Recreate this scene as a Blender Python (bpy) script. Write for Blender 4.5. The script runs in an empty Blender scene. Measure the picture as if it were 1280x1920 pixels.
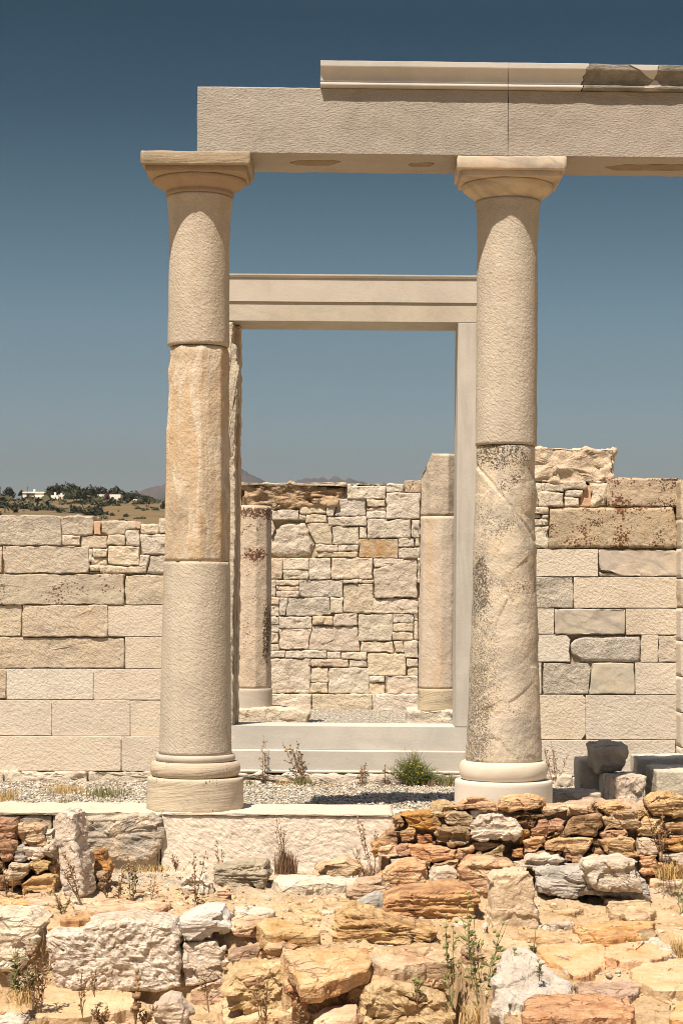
import bpy, math, random
import numpy as np
from mathutils import Matrix, Vector

# ------------------------------------------------------------------ camera, sky, sun, exposure
S = bpy.context.scene
COL = S.collection
R = math.radians
F = 3770.0; VX, VY = 677.0, 1140.0; ROLL = R(0.45)
CY, CZ = -13.7, 1.37
cam = bpy.data.cameras.new("camera"); camo = bpy.data.objects.new("camera", cam); COL.objects.link(camo)
camo.location = (0, CY, CZ); camo.rotation_euler = (R(90), -ROLL, 0)
cam.sensor_fit = 'VERTICAL'; cam.sensor_height = 24; cam.lens = F / 1920 * 24
cam.shift_x = -(VX - 640) / 1920; cam.shift_y = (VY - 960) / 1920
cam.clip_end = 30000; cam.clip_start = 0.1
S.camera = camo
SUN_EL, SUN_AZ = R(61.5), R(27)
w = bpy.data.worlds.new("World"); S.world = w; w.use_nodes = True
nt = w.node_tree; bg = nt.nodes['Background']
sky = nt.nodes.new('ShaderNodeTexSky'); sky.sky_type = 'NISHITA'; sky.sun_disc = False
sky.sun_elevation = SUN_EL; sky.sun_rotation = R(180) + SUN_AZ
sky.altitude = 200; sky.air_density = 1.0; sky.dust_density = 1.0; sky.ozone_density = 1.0
tc = nt.nodes.new('ShaderNodeTexCoord'); sx = nt.nodes.new('ShaderNodeSeparateXYZ')
nt.links.new(tc.outputs['Generated'], sx.inputs[0])
rmp = nt.nodes.new('ShaderNodeValToRGB'); nt.links.new(sx.outputs['Z'], rmp.inputs[0])
SKY_STOPS = [(0.0, (0.2143, 0.1962, 0.1862)), (0.0688, (0.208, 0.1905, 0.1807)), (0.0898, (0.2198, 0.2225, 0.2159)), (0.1418, (0.1923, 0.218, 0.2063)), (0.1926, (0.1194, 0.1562, 0.1485)), (0.2419, (0.0509, 0.0932, 0.0986)), (0.2824, (0.022, 0.0656, 0.073)), (0.5, (0.28, 0.27, 0.255)), (1.0, (0.55, 0.5, 0.44))]  # last stops lift and warm the unseen overhead sky, added to fill the shade
def set_ramp(r, stops):
    e = r.color_ramp.elements
    while len(e) < len(stops): e.new(0.5)
    for i, (p, c) in enumerate(stops):
        e[i].position = p; e[i].color = (*c[:3], 1)
set_ramp(rmp, SKY_STOPS)
mu = nt.nodes.new('ShaderNodeMix'); mu.data_type = 'RGBA'; mu.blend_type = 'MULTIPLY'; mu.inputs[0].default_value = 1
nt.links.new(sky.outputs[0], mu.inputs[6]); nt.links.new(rmp.outputs[0], mu.inputs[7])
nt.links.new(mu.outputs[2], bg.inputs[0]); bg.inputs[1].default_value = 0.15
sl = bpy.data.lights.new("sun", 'SUN'); so = bpy.data.objects.new("sun", sl); COL.objects.link(so)
sl.energy = 5.0; sl.angle = R(0.53); sl.color = (1, .875, .72)
sdir = Vector((-math.sin(SUN_AZ) * math.cos(SUN_EL), -math.cos(SUN_AZ) * math.cos(SUN_EL), math.sin(SUN_EL)))
so.rotation_euler = sdir.to_track_quat('Z', 'Y').to_euler()
so.location = (-5, -10, 20)
S.view_settings.view_transform = 'Standard'; S.view_settings.look = 'None'
S.view_settings.exposure = 0.72; S.view_settings.gamma = 1; S.view_settings.use_curve_mapping = False
S.cycles.use_denoising = True; S.cycles.filter_width = 1.0
S.cycles.max_bounces = 6; S.cycles.diffuse_bounces = 4

# ------------------------------------------------------------------ projection helpers (photo pixel -> world point at a depth)
cr, sr = math.cos(ROLL), math.sin(ROLL)
def un(px, py, Y):
    dx, dy = px - VX, VY - py
    u, v = dx * cr - dy * sr, dx * sr + dy * cr
    k = (Y - CY) / F
    return (u * k, Y, CZ + v * k)
def unX(px, py, Y): return un(px, py, Y)[0]
def unZ(px, py, Y): return un(px, py, Y)[2]

# ------------------------------------------------------------------ noise (numpy)
def _h(ix, iy, iz, seed):
    h = (ix.astype(np.int64) * 374761393 + iy.astype(np.int64) * 668265263 + iz.astype(np.int64) * 2147483647 * 3 + seed * 974711) & 0xFFFFFFFF
    h = ((h ^ (h >> 13)) * 1274126177) & 0xFFFFFFFF
    h = ((h ^ (h >> 16)) * 2246822519) & 0xFFFFFFFF
    h = h ^ (h >> 15)
    return (h & 0xFFFFFF) / float(0xFFFFFF)
def vn(p, seed=0):
    f = np.floor(p); i = f.astype(np.int64); t = p - f; t = t * t * t * (t * (t * 6 - 15) + 10)
    r = 0
    for a in (0, 1):
        wx = t[:, 0] if a else 1 - t[:, 0]
        for b in (0, 1):
            wy = t[:, 1] if b else 1 - t[:, 1]
            for c in (0, 1):
                wz = t[:, 2] if c else 1 - t[:, 2]
                r = r + wx * wy * wz * _h(i[:, 0] + a, i[:, 1] + b, i[:, 2] + c, seed)
    return r * 2 - 1
def fbm(p, oc=4, seed=0, gain=.5):
    r, a = 0, 1.0
    for o in range(oc):
        r = r + a * vn(p * (2.03 ** o) + o * 17.3, seed + o); a *= gain
    return r
def facet(p, seed=0):
    """chipped-stone noise: one random plane per Worley cell"""
    f = np.floor(p).astype(np.int64); best = np.full(len(p), 9.0); out = np.zeros(len(p))
    for a in (-1, 0, 1):
        for b in (-1, 0, 1):
            for c in (-1, 0, 1):
                i, j, k = f[:, 0] + a, f[:, 1] + b, f[:, 2] + c
                q = np.stack([i + _h(i, j, k, seed + 1), j + _h(i, j, k, seed + 2), k + _h(i, j, k, seed + 3)], 1)
                d = p - q; dd = (d * d).sum(1)
                s = np.stack([_h(i, j, k, seed + 5), _h(i, j, k, seed + 6), _h(i, j, k, seed + 7)], 1) * 2 - 1
                v = (_h(i, j, k, seed + 4) * 2 - 1) * .6 + (d * s).sum(1) * .9
                m = dd < best
                best = np.where(m, dd, best); out = np.where(m, v, out)
    return out

# ------------------------------------------------------------------ mesh helpers
def link(o, parent=None):
    COL.objects.link(o)
    if parent is not None: o.parent = parent
    return o
def mk(name, V, faces, mat, parent=None, smooth=True, mats=None, mi=None):
    """faces: list of int arrays, each (n,k)"""
    V = np.asarray(V, dtype=np.float32)
    if parent is not None:
        pl = np.array(PLOC.get(parent.name, (0, 0, 0)), dtype=np.float32)
        V = V - pl
    me = bpy.data.meshes.new(name)
    me.vertices.add(len(V)); me.vertices.foreach_set('co', V.ravel())
    idx, st, tot, n = [], [], [], 0
    for f in faces:
        f = np.asarray(f, dtype=np.int32)
        if len(f) == 0: continue
        k = f.shape[1]; idx.append(f.ravel()); st.append(n + np.arange(len(f)) * k); tot.append(np.full(len(f), k)); n += f.size
    idx = np.concatenate(idx); st = np.concatenate(st); tot = np.concatenate(tot)
    me.loops.add(len(idx)); me.loops.foreach_set('vertex_index', idx)
    me.polygons.add(len(st)); me.polygons.foreach_set('loop_start', st.astype(np.int32))
    me.polygons.foreach_set('use_smooth', np.full(len(st), smooth))
    if mats:
        for m in mats: me.materials.append(m)
        if mi is not None: me.polygons.foreach_set('material_index', np.asarray(mi, dtype=np.int32))
    else: me.materials.append(mat)
    me.update(calc_edges=True); me.validate()
    o = bpy.data.objects.new(name, me)
    return link(o, parent)
PLOC = {}
def tag(o, label=None, cat=None, group=None, kind=None):
    if label: o['label'] = label
    if cat: o['category'] = cat
    if group: o['group'] = group
    if kind: o['kind'] = kind
    return o
def thing(name, loc, label, cat, group=None):
    o = bpy.data.objects.new(name, None); o.empty_display_size = .1; link(o); o.location = loc
    PLOC[o.name] = tuple(loc)
    return tag(o, label, cat, group)
def vnorm(V, faces):
    N = np.zeros_like(V)
    for f in faces:
        f = np.asarray(f)
        if len(f) == 0: continue
        a, b, c = V[f[:, 0]], V[f[:, 1]], V[f[:, 2]]
        n = np.cross(b - a, c - a)
        if f.shape[1] == 4: n = n + np.cross(c - a, V[f[:, 3]] - a)
        for k in range(f.shape[1]): np.add.at(N, f[:, k], n)
    return N / np.maximum(np.linalg.norm(N, axis=1, keepdims=True), 1e-9)
def resample(P, sp):
    P = np.asarray(P, float); Q = np.roll(P, -1, 0); out = []
    for a, b in zip(P, Q):
        n = max(1, int(round(np.linalg.norm(b - a) / sp)))
        for i in range(n): out.append(a + (b - a) * i / n)
    return np.array(out)
def ringfaces(nr, n, closed=True):
    i = np.arange(nr - 1)[:, None] * n; j = np.arange(n if closed else n - 1)[None, :]; j2 = (j + 1) % n
    return np.stack([i + j, i + j2, i + n + j2, i + n + j], -1).reshape(-1, 4)
SEED = [1]
def smst(a, b, x):
    t = np.clip((x - a) / (b - a), 0, 1); return t * t * (3 - 2 * t)
def loft(name, P, o, ex, ey, en, front, back, mat, parent=None, r=.012, rn=None, sp=.02, wob=.003, amp=.004, fq=12, fac=0., ffq=6., layer=0., lfq=(3, 3, 22), shear=(0, 0), hook=None, rq=None, smooth_corner=0, smooth=True, ledge=0., ledf=26., topk=0.):
    """a stone: outline P (2-D, star-shaped) in the frame o,ex,ey; its front at +en*front, back at +en*back; edges rounded by r (in plane) and rn (along en)"""
    SEED[0] += 1; sd = SEED[0]
    o, ex, ey, en = (np.array(v, float) for v in (o, ex, ey, en))
    P = resample(P, sp)
    ar = np.sum(P[:, 0] * np.roll(P[:, 1], -1) - np.roll(P[:, 0], -1) * P[:, 1])
    if ar < 0: P = P[::-1]
    for _ in range(smooth_corner): P = .5 * P + .25 * (np.roll(P, 1, 0) + np.roll(P, -1, 0))
    C = .5 * P.mean(0) + .25 * (P.min(0) + P.max(0))
    d = P - C; T = np.roll(P, -1, 0) - np.roll(P, 1, 0); T /= np.maximum(np.linalg.norm(T, axis=1, keepdims=True), 1e-9)
    h = np.abs(d[:, 0] * T[:, 1] - d[:, 1] * T[:, 0]); h = np.maximum(h, .25 * np.linalg.norm(d, axis=1))
    nrm = np.stack([T[:, 1], -T[:, 0]], 1)
    wn = fbm(np.c_[P * 14, np.full(len(P), sd * 3.7)], 3, sd)
    P = P + nrm * (wn * wob)[:, None]; d = P - C
    n = len(P); rn = r if rn is None else rn
    qs = rq if rq is not None else [0, .015, .04, .08, .13, .19, .26, .34, .43, .53, .64, .76, .88]
    hm = float(np.median(h))
    if rq is None and hm / sp > 14: qs = sorted(set(list(qs[:7]) + [round(v, 4) for v in np.linspace(.2, .95, int(min(44, hm / sp * .9)))]))
    extra = [.25 * r / hm, .5 * r / hm, r / hm]
    qs = sorted(set([round(q, 4) for q in list(qs) + [e for e in extra if e < .9]]))
    def prof(q):
        dd = np.clip(q * h / r, 0, 1); return rn * (1 - np.sqrt(np.maximum(0, 1 - (1 - dd) ** 2)))
    rows = []
    lo, hi = back + rn, front - rn
    for q in reversed(qs[1:]):                                  # back cap: inner ring to edge
        rows.append((1 - q, back + prof(q)))
    depth = max(hi - lo, 0); ns = max(1, min(10, int(depth / (sp * 1.5))))
    for s in range(ns + 1): rows.append((1.0, np.full(n, lo + (hi - lo) * s / ns)))
    for q in qs[1:]: rows.append((1 - q, front - prof(q)))
    V = []
    for k, z in rows:
        p2 = C + d * k
        V.append(o + p2[:, :1] * ex + p2[:, 1:] * ey + z[:, None] * (en + shear[0] * ex + shear[1] * ey))
    V = np.concatenate(V); m = len(rows)
    c0 = V[:n].mean(0); c1 = V[-n:].mean(0)
    V = np.vstack([V, c0, c1])
    fq4 = ringfaces(m, n)
    j = np.arange(n); j2 = (j + 1) % n
    t0 = np.stack([np.full(n, m * n), j2, j], 1); t1 = np.stack([np.full(n, m * n + 1), (m - 1) * n + j, (m - 1) * n + j2], 1)
    # orientation: check against en
    if np.dot(np.cross(ex, ey), en) < 0:
        fq4 = fq4[:, ::-1]; t0 = t0[:, ::-1]; t1 = t1[:, ::-1]
    N = vnorm(V, [fq4, t0, t1])
    D = amp * fbm(V * fq + sd, 4, sd)
    if fac: D = D + fac * facet(V * ffq * np.array([1, 1, 1.5]) + sd * 1.3 + .07 * fbm(V * ffq, 2, sd)[:, None], sd)
    if layer:
        a = fbm(V * np.array(lfq) + sd, 3, sd + 9); D = D + layer * (1 - np.abs(a) * 1.6)
    if ledge:
        q = V[:, 2] * ledf + .12 * ledf * V[:, 0] * math.sin(sd) + .45 * fbm(V * 4 + sd, 3, sd + 4) + .35 * facet(V * 5 + sd, sd + 5) + sd * .37
        i0 = np.floor(q); f0 = q - i0; st = lambda i_: _h(i_, i_ * 0, i_ * 0, sd + 8)
        lv = st(i0) + (st(i0 + 1) - st(i0)) * smst(.86, 1., f0)
        D = D + ledge * (lv - .6) * (.25 + .95 * ((sd * .618) % 1))
    if topk: D = D * (1 - topk * np.clip(N[:, 2] * 1.3 - .25, 0, 1))
    V = V + N * D[:, None]
    if hook is not None: V = hook(V)
    return mk(name, V, [fq4, np.vstack([t0, t1])], mat, parent, smooth=smooth)
EX, EY_, EZ = (1, 0, 0), (0, 1, 0), (0, 0, 1); EF = (0, -1, 0)
def pxs(s, org=(0, 0), sc=1.0):
    out = []
    for t in s.split():
        x, y = t.split(','); out.append((org[0] + float(x) / sc, org[1] + float(y) / sc))
    return out
def wallstone(name, poly, Yf, th, mat, parent, **k):
    """upright stone whose front outline is given in photo pixels, standing at depth Yf"""
    P = [(un(x, y, Yf)[0], un(x, y, Yf)[2]) for x, y in poly]
    return loft(name, P, (0, Yf, 0), EX, EZ, EF, 0.0, -th, mat, parent, **k)

# ------------------------------------------------------------------ materials
def newmat(name):
    m = bpy.data.materials.new(name); m.use_nodes = True
    t = m.node_tree; b = t.nodes['Principled BSDF']; b.inputs['Specular IOR Level'].default_value = .25
    return m, t, b
class G:
    def __init__(s, t): s.t = t
    def n(s, typ, **kw):
        x = s.t.nodes.new('ShaderNode' + typ)
        for k, v in kw.items(): setattr(x, k, v)
        return x
    def l(s, a, b): s.t.links.new(a, b)
    def noise(s, vec, scale, det=5, rough=.55, dist=0.):
        x = s.n('TexNoise'); x.inputs['Scale'].default_value = scale; x.inputs['Detail'].default_value = det
        x.inputs['Roughness'].default_value = rough; x.inputs['Distortion'].default_value = dist
        s.l(vec, x.inputs['Vector']); return x.outputs['Fac']
    def map(s, vec, scale=(1, 1, 1), rot=(0, 0, 0), loc=(0, 0, 0)):
        if any(rot):
            r_ = s.n('Mapping'); r_.inputs['Rotation'].default_value = rot; s.l(vec, r_.inputs['Vector']); vec = r_.outputs[0]
        x = s.n('Mapping'); x.inputs['Scale'].default_value = scale; x.inputs['Location'].default_value = loc
        s.l(vec, x.inputs['Vector']); return x.outputs[0]
    def ramp(s, fac, stops):
        x = s.n('ValToRGB'); set_ramp(x, stops); s.l(fac, x.inputs[0]); return x.outputs[0]
    def step(s, fac, a, b, c=0., d=1.):
        x = s.n('MapRange'); x.inputs[1].default_value = a; x.inputs[2].default_value = b; x.inputs[3].default_value = c; x.inputs[4].default_value = d
        s.l(fac, x.inputs[0]); return x.outputs[0]
    def mix(s, fac, a, b, mode='MIX'):
        x = s.n('Mix', data_type='RGBA', blend_type=mode)
        if isinstance(fac, (int, float)): x.inputs[0].default_value = fac
        else: s.l(fac, x.inputs[0])
        for v, i in ((a, 6), (b, 7)):
            if isinstance(v, tuple): x.inputs[i].default_value = (*v[:3], 1)
            else: s.l(v, x.inputs[i])
        return x.outputs[2]
    def math(s, op, a, b=None, c=None):
        x = s.n('Math', operation=op)
        for i, v in enumerate((a, b, c)):
            if v is None: continue
            if isinstance(v, (int, float)): x.inputs[i].default_value = v
            else: s.l(v, x.inputs[i])
        return x.outputs[0]
    def bump(s, h, dist, strength=1., prev=None):
        x = s.n('Bump'); x.inputs['Distance'].default_value = dist; x.inputs['Strength'].default_value = strength
        s.l(h, x.inputs['Height'])
        if prev is not None: s.l(prev, x.inputs['Normal'])
        return x.outputs[0]
def stone(name, cols, ns=3., pick=.005, ps=42., prot=35, pst=.5, grain=.0013, big=0., lichen=(), strata=None, vein=None, rnd=.18, streak=None, crack=None, rough=.88, speck=.16, pits=0., hue=.01):
    m, t, b = newmat(name); g = G(t)
    pos = g.n('NewGeometry').outputs['Position']
    f = g.noise(pos, ns, 7, .62, .3)
    k = len(cols)
    c = g.ramp(f, [(.34 + .34 * i / max(1, k - 1), cc) for i, cc in enumerate(cols)])
    if strata:
        sc, amt, tilt, scol = strata
        sm = g.map(pos, (sc * .12, sc * .12, sc), (R(tilt * .6), R(tilt), 0))
        sf = g.noise(sm, 1., 6, .65, .6)
        c = g.mix(g.step(sf, .42, .7, 0, amt), c, scol)
    if streak:
        sc, amt, scol = streak
        sm = g.map(pos, (sc, sc, sc * .12)); sf = g.noise(sm, 1., 5, .6, .4)
        c = g.mix(g.step(sf, .46, .64, 0, amt), c, scol)
    if vein:
        sc, amt, vcol, vr = vein
        vm = g.map(pos, (sc, sc, sc * .35), (0, R(vr), 0))
        vf = g.noise(vm, 1., 5, .55, 1.1)
        va = g.math('ABSOLUTE', g.math('SUBTRACT', vf, .5))
        c = g.mix(g.step(va, 0., .045, amt, 0), c, vcol)
    sp_ = g.noise(pos, 95, 3, .7)
    c = g.mix(g.step(sp_, .35, .62, speck, 0), c, tuple(v * .45 for v in cols[0]))
    ck = None
    if crack:
        sc, zs, amt = crack
        wv = g.n('TexNoise'); wv.inputs['Scale'].default_value = 9; wv.inputs['Detail'].default_value = 4; g.l(pos, wv.inputs['Vector'])
        ad = g.n('VectorMath', operation='MULTIPLY_ADD'); g.l(wv.outputs['Color'], ad.inputs[0]); ad.inputs[1].default_value = (.09, .09, .06); g.l(pos, ad.inputs[2])
        vo = g.n('TexVoronoi', feature='DISTANCE_TO_EDGE'); vo.inputs['Scale'].default_value = sc; g.l(g.map(ad.outputs[0], (1, 1, zs), (0, R(7), 0)), vo.inputs['Vector'])
        gate = g.step(g.noise(pos, 5, 3, .6), .45, .6, 0, 1)
        ck = g.step(vo.outputs['Distance'], 0, .06, 0, 1)
        c = g.mix(g.math('MULTIPLY', g.math('MULTIPLY', g.math('SUBTRACT', 1, ck), gate), amt), c, tuple(v * .3 for v in cols[0]))
        ck = g.math('MAXIMUM', ck, g.math('SUBTRACT', 1, gate))
    for li in lichen:
        (lc, amt, ls, ms, loc) = li[:5]
        wv = g.n('TexNoise'); wv.inputs['Scale'].default_value = ls * .8; wv.inputs['Detail'].default_value = 2; g.l(pos, wv.inputs['Vector'])
        ad = g.n('VectorMath', operation='MULTIPLY_ADD'); g.l(wv.outputs['Color'], ad.inputs[0]); ad.inputs[1].default_value = (.6 / ls,) * 3; g.l(pos, ad.inputs[2])
        vo = g.n('TexVoronoi'); vo.inputs['Scale'].default_value = ls; g.l(ad.outputs[0], vo.inputs['Vector'])
        mk_ = g.noise(g.map(pos, loc=loc), ms, 4, .6)
        if len(li) > 5:
            sb = g.n('VectorMath', operation='SUBTRACT'); g.l(pos, sb.inputs[0]); sb.inputs[1].default_value = li[5]
            dv = g.n('VectorMath', operation='DIVIDE'); g.l(sb.outputs[0], dv.inputs[0]); dv.inputs[1].default_value = li[6]
            ln_ = g.n('VectorMath', operation='LENGTH'); g.l(dv.outputs[0], ln_.inputs[0])
            mk_ = g.math('ADD', g.math('MULTIPLY', mk_, .5), g.step(ln_.outputs['Value'], .2, 1.25, .52, .1))
        th = g.step(mk_, .46, .46 + .22, -.05, amt)
        cellr = g.n('SeparateColor'); g.l(vo.outputs['Color'], cellr.inputs[0])
        th = g.math('MULTIPLY', th, g.math('ADD', cellr.outputs[0], .35))
        c = g.mix(g.step(g.math('SUBTRACT', th, vo.outputs['Distance']), 0, .08, 0, .92), c, lc)
    oi = g.n('ObjectInfo'); hs = g.n('HueSaturation')
    g.l(g.step(oi.outputs['Random'], 0, 1, 1 - rnd, 1 + rnd * .8), hs.inputs['Value'])
    g.l(g.step(g.math('FRACT', g.math('MULTIPLY', oi.outputs['Random'], 7.31)), 0, 1, .5 - hue, .5 + hue), hs.inputs['Hue'])
    g.l(g.step(g.math('FRACT', g.math('MULTIPLY', oi.outputs['Random'], 3.77)), 0, 1, .8, 1.15), hs.inputs['Saturation'])
    g.l(c, hs.inputs['Color']); g.l(hs.outputs[0], b.inputs['Base Color'])
    b.inputs['Roughness'].default_value = rough
    nrm = None
    if big: nrm = g.bump(g.noise(pos, 16, 9, .68), big * 1.3, 1, nrm)
    if ck is not None: nrm = g.bump(ck, .012, .9, nrm)
    if strata: nrm = g.bump(sf, .02, 1, nrm)
    if pick:
        pm = g.map(pos, (1, 1, pst), (0, R(prot), 0))
        pf = g.noise(pm, ps, 3, .55, .4)
        nrm = g.bump(pf, pick, 1, nrm)
    if pits:
        vo = g.n('TexVoronoi', feature='SMOOTH_F1'); vo.inputs['Scale'].default_value = 32; g.l(g.map(pos, (1, 1, .8)), vo.inputs['Vector'])
        nrm = g.bump(vo.outputs['Distance'], pits, 1, nrm)
    nrm = g.bump(g.noise(pos, 260, 3, .6), grain, 1, nrm)
    g.l(nrm, b.inputs['Normal'])
    return m
RUST = (.13, .056, .026); DARK = (.045, .038, .03); BROWN = (.11, .075, .045)
M = {}
M['smooth'] = stone('smooth_marble', [(0.390, 0.349, 0.295), (0.461, 0.415, 0.353), (0.498, 0.448, 0.386)], 2.6, pick=.0018, ps=60, pst=1, grain=.0004, vein=(1.6, .42, (.36, .335, .30), 74), streak=(3, .3, (.44, .39, .32)), rnd=.05, speck=.12, rough=.7)
M['sill'] = stone('grey_threshold_marble', [(0.449, 0.420, 0.369), (0.510, 0.475, 0.417), (0.530, 0.495, 0.436)], 1.4, pick=.0015, ps=60, pst=1, grain=.0004, vein=(1.0, .35, (.36, .345, .32), 84), rnd=.04, speck=.1, rough=.75)
M['corn'] = stone('grey_cornice_marble', [(0.415, 0.390, 0.357), (0.473, 0.448, 0.415), (0.498, 0.473, 0.436)], 2., pick=.001, ps=60, pst=1, grain=.0004, vein=(1.4, .3, (.40, .38, .35), 80), rnd=.04, speck=.1, rough=.7)
M['jambm'] = stone('streaked_jamb_marble', [(0.423, 0.390, 0.339), (0.482, 0.448, 0.391), (0.508, 0.473, 0.414)], 1.6, pick=.001, ps=60, pst=1, grain=.0004, streak=(9, .75, (.36, .335, .295)), rnd=.03, speck=.08, rough=.7)
M['beam'] = stone('tooled_beam_marble', [(0.287, 0.254, 0.223), (0.340, 0.305, 0.269), (0.361, 0.322, 0.288)], 1.6, pick=.007, ps=38, prot=6, pst=3.0, vein=(.9, .4, (.33, .30, .27), 80), streak=(2.2, .45, (.37, .325, .27)), rnd=.07, speck=.25)
M['drum'] = stone('pecked_column_marble', [(0.407, 0.353, 0.290), (0.490, 0.427, 0.353), (0.523, 0.461, 0.382)], 1.8, pick=.0085, ps=68, prot=52, pst=.5, rnd=.05, speck=.14, vein=(1.5, .3, (.36, .325, .28), 24), streak=(5, .55, (.40, .335, .265)))
M['drumold'] = stone('weathered_column_marble', [(0.365, 0.290, 0.212), (0.498, 0.398, 0.282), (0.531, 0.415, 0.282), (0.465, 0.394, 0.315)], 2.6, pick=.008, ps=44, prot=20, pst=.8, big=.008, streak=(9, .85, (.60, .385, .19)), vein=(3.2, .6, (.70, .62, .50), 4), rnd=.05, speck=.25)
M['drumlich'] = stone('lichened_column_marble', [(0.394, 0.332, 0.260), (0.556, 0.467, 0.363), (0.573, 0.453, 0.319), (0.502, 0.426, 0.340)], 2.4, pick=.007, ps=50, prot=40, pst=.6, big=.006, vein=(1.2, .5, (.34, .31, .27), 128), rnd=.04, lichen=[((.10, .08, .06), .55, 105, 3., (4, 2, 1)), ((.14, .11, .08), .62, 120, 9, (1, 5, 2), (.76, -.12, .62), (.19, .4, .8)), ((.075, .06, .045), .75, 85, 11, (3, 3, 2), (.79, -.1, 1.5), (.12, .3, .32)), ((.075, .06, .045), .7, 95, 10, (2, 5, 2), (.90, -.15, 2.42), (.32, .4, .14)), ((.16, .12, .085), .5, 130, 8, (7, 5, 2), (.78, -.12, 1.0), (.22, .4, 1.4))], speck=.25)
M['basewhite'] = stone('white_base_marble', [(0.548, 0.498, 0.415), (0.581, 0.527, 0.440)], 2., pick=.001, ps=80, pst=1, grain=.0003, rnd=.03, speck=.02, rough=.75)
M['baseold'] = stone('old_base_marble', [(0.432, 0.349, 0.249), (0.515, 0.440, 0.332), (0.498, 0.407, 0.299), (0.365, 0.324, 0.274)], 2.6, pick=.0015, ps=50, strata=(9, .45, 6, (.36, .32, .27)), rnd=.03, lichen=[(DARK, .5, 70, 4, (2, 1, 1))], speck=.1)
M['capital'] = stone('capital_marble', [(0.299, 0.228, 0.158), (0.365, 0.286, 0.203), (0.357, 0.274, 0.199)], 3., pick=.003, ps=50, strata=(8, .45, 4, (.25, .20, .16)), rnd=.05, speck=.2)
M['capital2'] = stone('veined_capital_marble', [(0.415, 0.332, 0.241), (0.498, 0.415, 0.307), (0.498, 0.390, 0.274)], 3., pick=.0015, ps=50, vein=(2.2, .7, (.30, .27, .24), 60), rnd=.05, speck=.12)
M['new'] = stone('new_wall_marble', [(0.516, 0.446, 0.361), (0.568, 0.497, 0.407), (0.585, 0.510, 0.416)], 1.8, pick=.010, ps=50, prot=50, pst=.7, rnd=.04, speck=.1, hue=.004)
M['old'] = stone('old_wall_marble', [(0.404, 0.340, 0.265), (0.499, 0.425, 0.332), (0.542, 0.463, 0.361), (0.482, 0.412, 0.328)], 4., pick=.013, ps=44, prot=42, pst=.6, big=.008, rnd=.07, speck=.25, streak=(4, .3, (.60, .46, .30)), hue=.004)
M['grey'] = stone('grey_wall_marble', [(0.372, 0.330, 0.274), (0.484, 0.428, 0.353), (0.549, 0.484, 0.395)], 6., pick=.013, ps=44, prot=30, pst=.8, big=.010, rnd=.06, speck=.4, hue=.004)
M['lich'] = stone('rust_lichen_marble', [(0.382, 0.307, 0.220), (0.481, 0.394, 0.286), (0.457, 0.357, 0.241)], 4., pick=.01, ps=34, big=.014, rnd=.06, lichen=[(RUST, .75, 44, 3.4, (0, 0, 0)), ((.09, .055, .03), .9, 60, 5, (3, 1, 2)), (RUST, .7, 55, 7, (1, 4, 2))], speck=.25)
M['spot'] = stone('spotted_lichen_marble', [(0.398, 0.332, 0.241), (0.498, 0.423, 0.315), (0.473, 0.382, 0.266)], 4., pick=.005, ps=36, big=.012, rnd=.06, lichen=[((.14, .12, .095), .75, 45, 2.4, (0, 3, 0)), (RUST, .5, 40, 3, (6, 0, 1))], speck=.15)
M['veined'] = stone('veined_wall_marble', [(0.398, 0.340, 0.266), (0.481, 0.415, 0.328), (0.415, 0.373, 0.320)], 4., pick=.004, ps=40, vein=(2.2, .6, (.27, .25, .22), 62), rnd=.08, speck=.1)
M['rubw'] = stone('white_rubble_marble', [(0.495, 0.423, 0.333), (0.609, 0.524, 0.418), (0.656, 0.571, 0.461)], 5., pick=.012, ps=34, prot=45, pst=.6, big=.02, rnd=.07, speck=.12, hue=.005)
M['rubt'] = stone('tan_rubble_marble', [(0.493, 0.402, 0.303), (0.595, 0.491, 0.372), (0.647, 0.533, 0.404)], 5., pick=.012, ps=34, prot=35, pst=.6, big=.02, rnd=.12, speck=.16)
M['rubg'] = stone('grey_rubble_marble', [(0.456, 0.393, 0.317), (0.574, 0.503, 0.405), (0.650, 0.568, 0.459)], 5., pick=.014, ps=30, prot=30, pst=.7, big=.025, rnd=.1, speck=.18)
M['orock'] = stone('orange_broken_rock', [(0.364, 0.243, 0.131), (0.526, 0.374, 0.212), (0.425, 0.263, 0.131), (0.587, 0.466, 0.324)], 7., pick=.012, ps=24, pst=1, big=.03, rnd=.08, speck=.2)
M['sch'] = stone('tan_schist', [(0.447, 0.273, 0.141), (0.670, 0.444, 0.256), (0.764, 0.551, 0.356), (0.706, 0.528, 0.372)], 6., pick=.008, ps=40, pst=1.8, prot=0, big=.026, strata=(26, .6, 8, (.40, .24, .12)), crack=(7, 3.2, .75), rnd=.16, speck=.25, hue=.012)
M['sor'] = stone('orange_schist', [(0.416, 0.227, 0.101), (0.661, 0.398, 0.197), (0.771, 0.514, 0.287), (0.588, 0.355, 0.197)], 7., pick=.008, ps=40, pst=1.8, prot=0, big=.026, strata=(28, .65, 5, (.25, .125, .055)), crack=(7, 3.5, .8), rnd=.16, speck=.28, hue=.012)
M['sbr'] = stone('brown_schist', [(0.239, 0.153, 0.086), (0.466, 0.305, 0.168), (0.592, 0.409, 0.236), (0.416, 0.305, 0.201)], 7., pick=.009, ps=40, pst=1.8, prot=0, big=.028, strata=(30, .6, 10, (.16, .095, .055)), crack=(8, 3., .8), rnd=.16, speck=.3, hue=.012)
M['srd'] = stone('rust_red_schist', [(0.236, 0.116, 0.062), (0.446, 0.233, 0.113), (0.590, 0.329, 0.152), (0.355, 0.226, 0.135)], 7., pick=.008, ps=40, pst=1.6, prot=0, big=.026, strata=(24, .5, 12, (.48, .28, .13)), crack=(8, 3., .7), rnd=.16, speck=.3, hue=.012)
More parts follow.
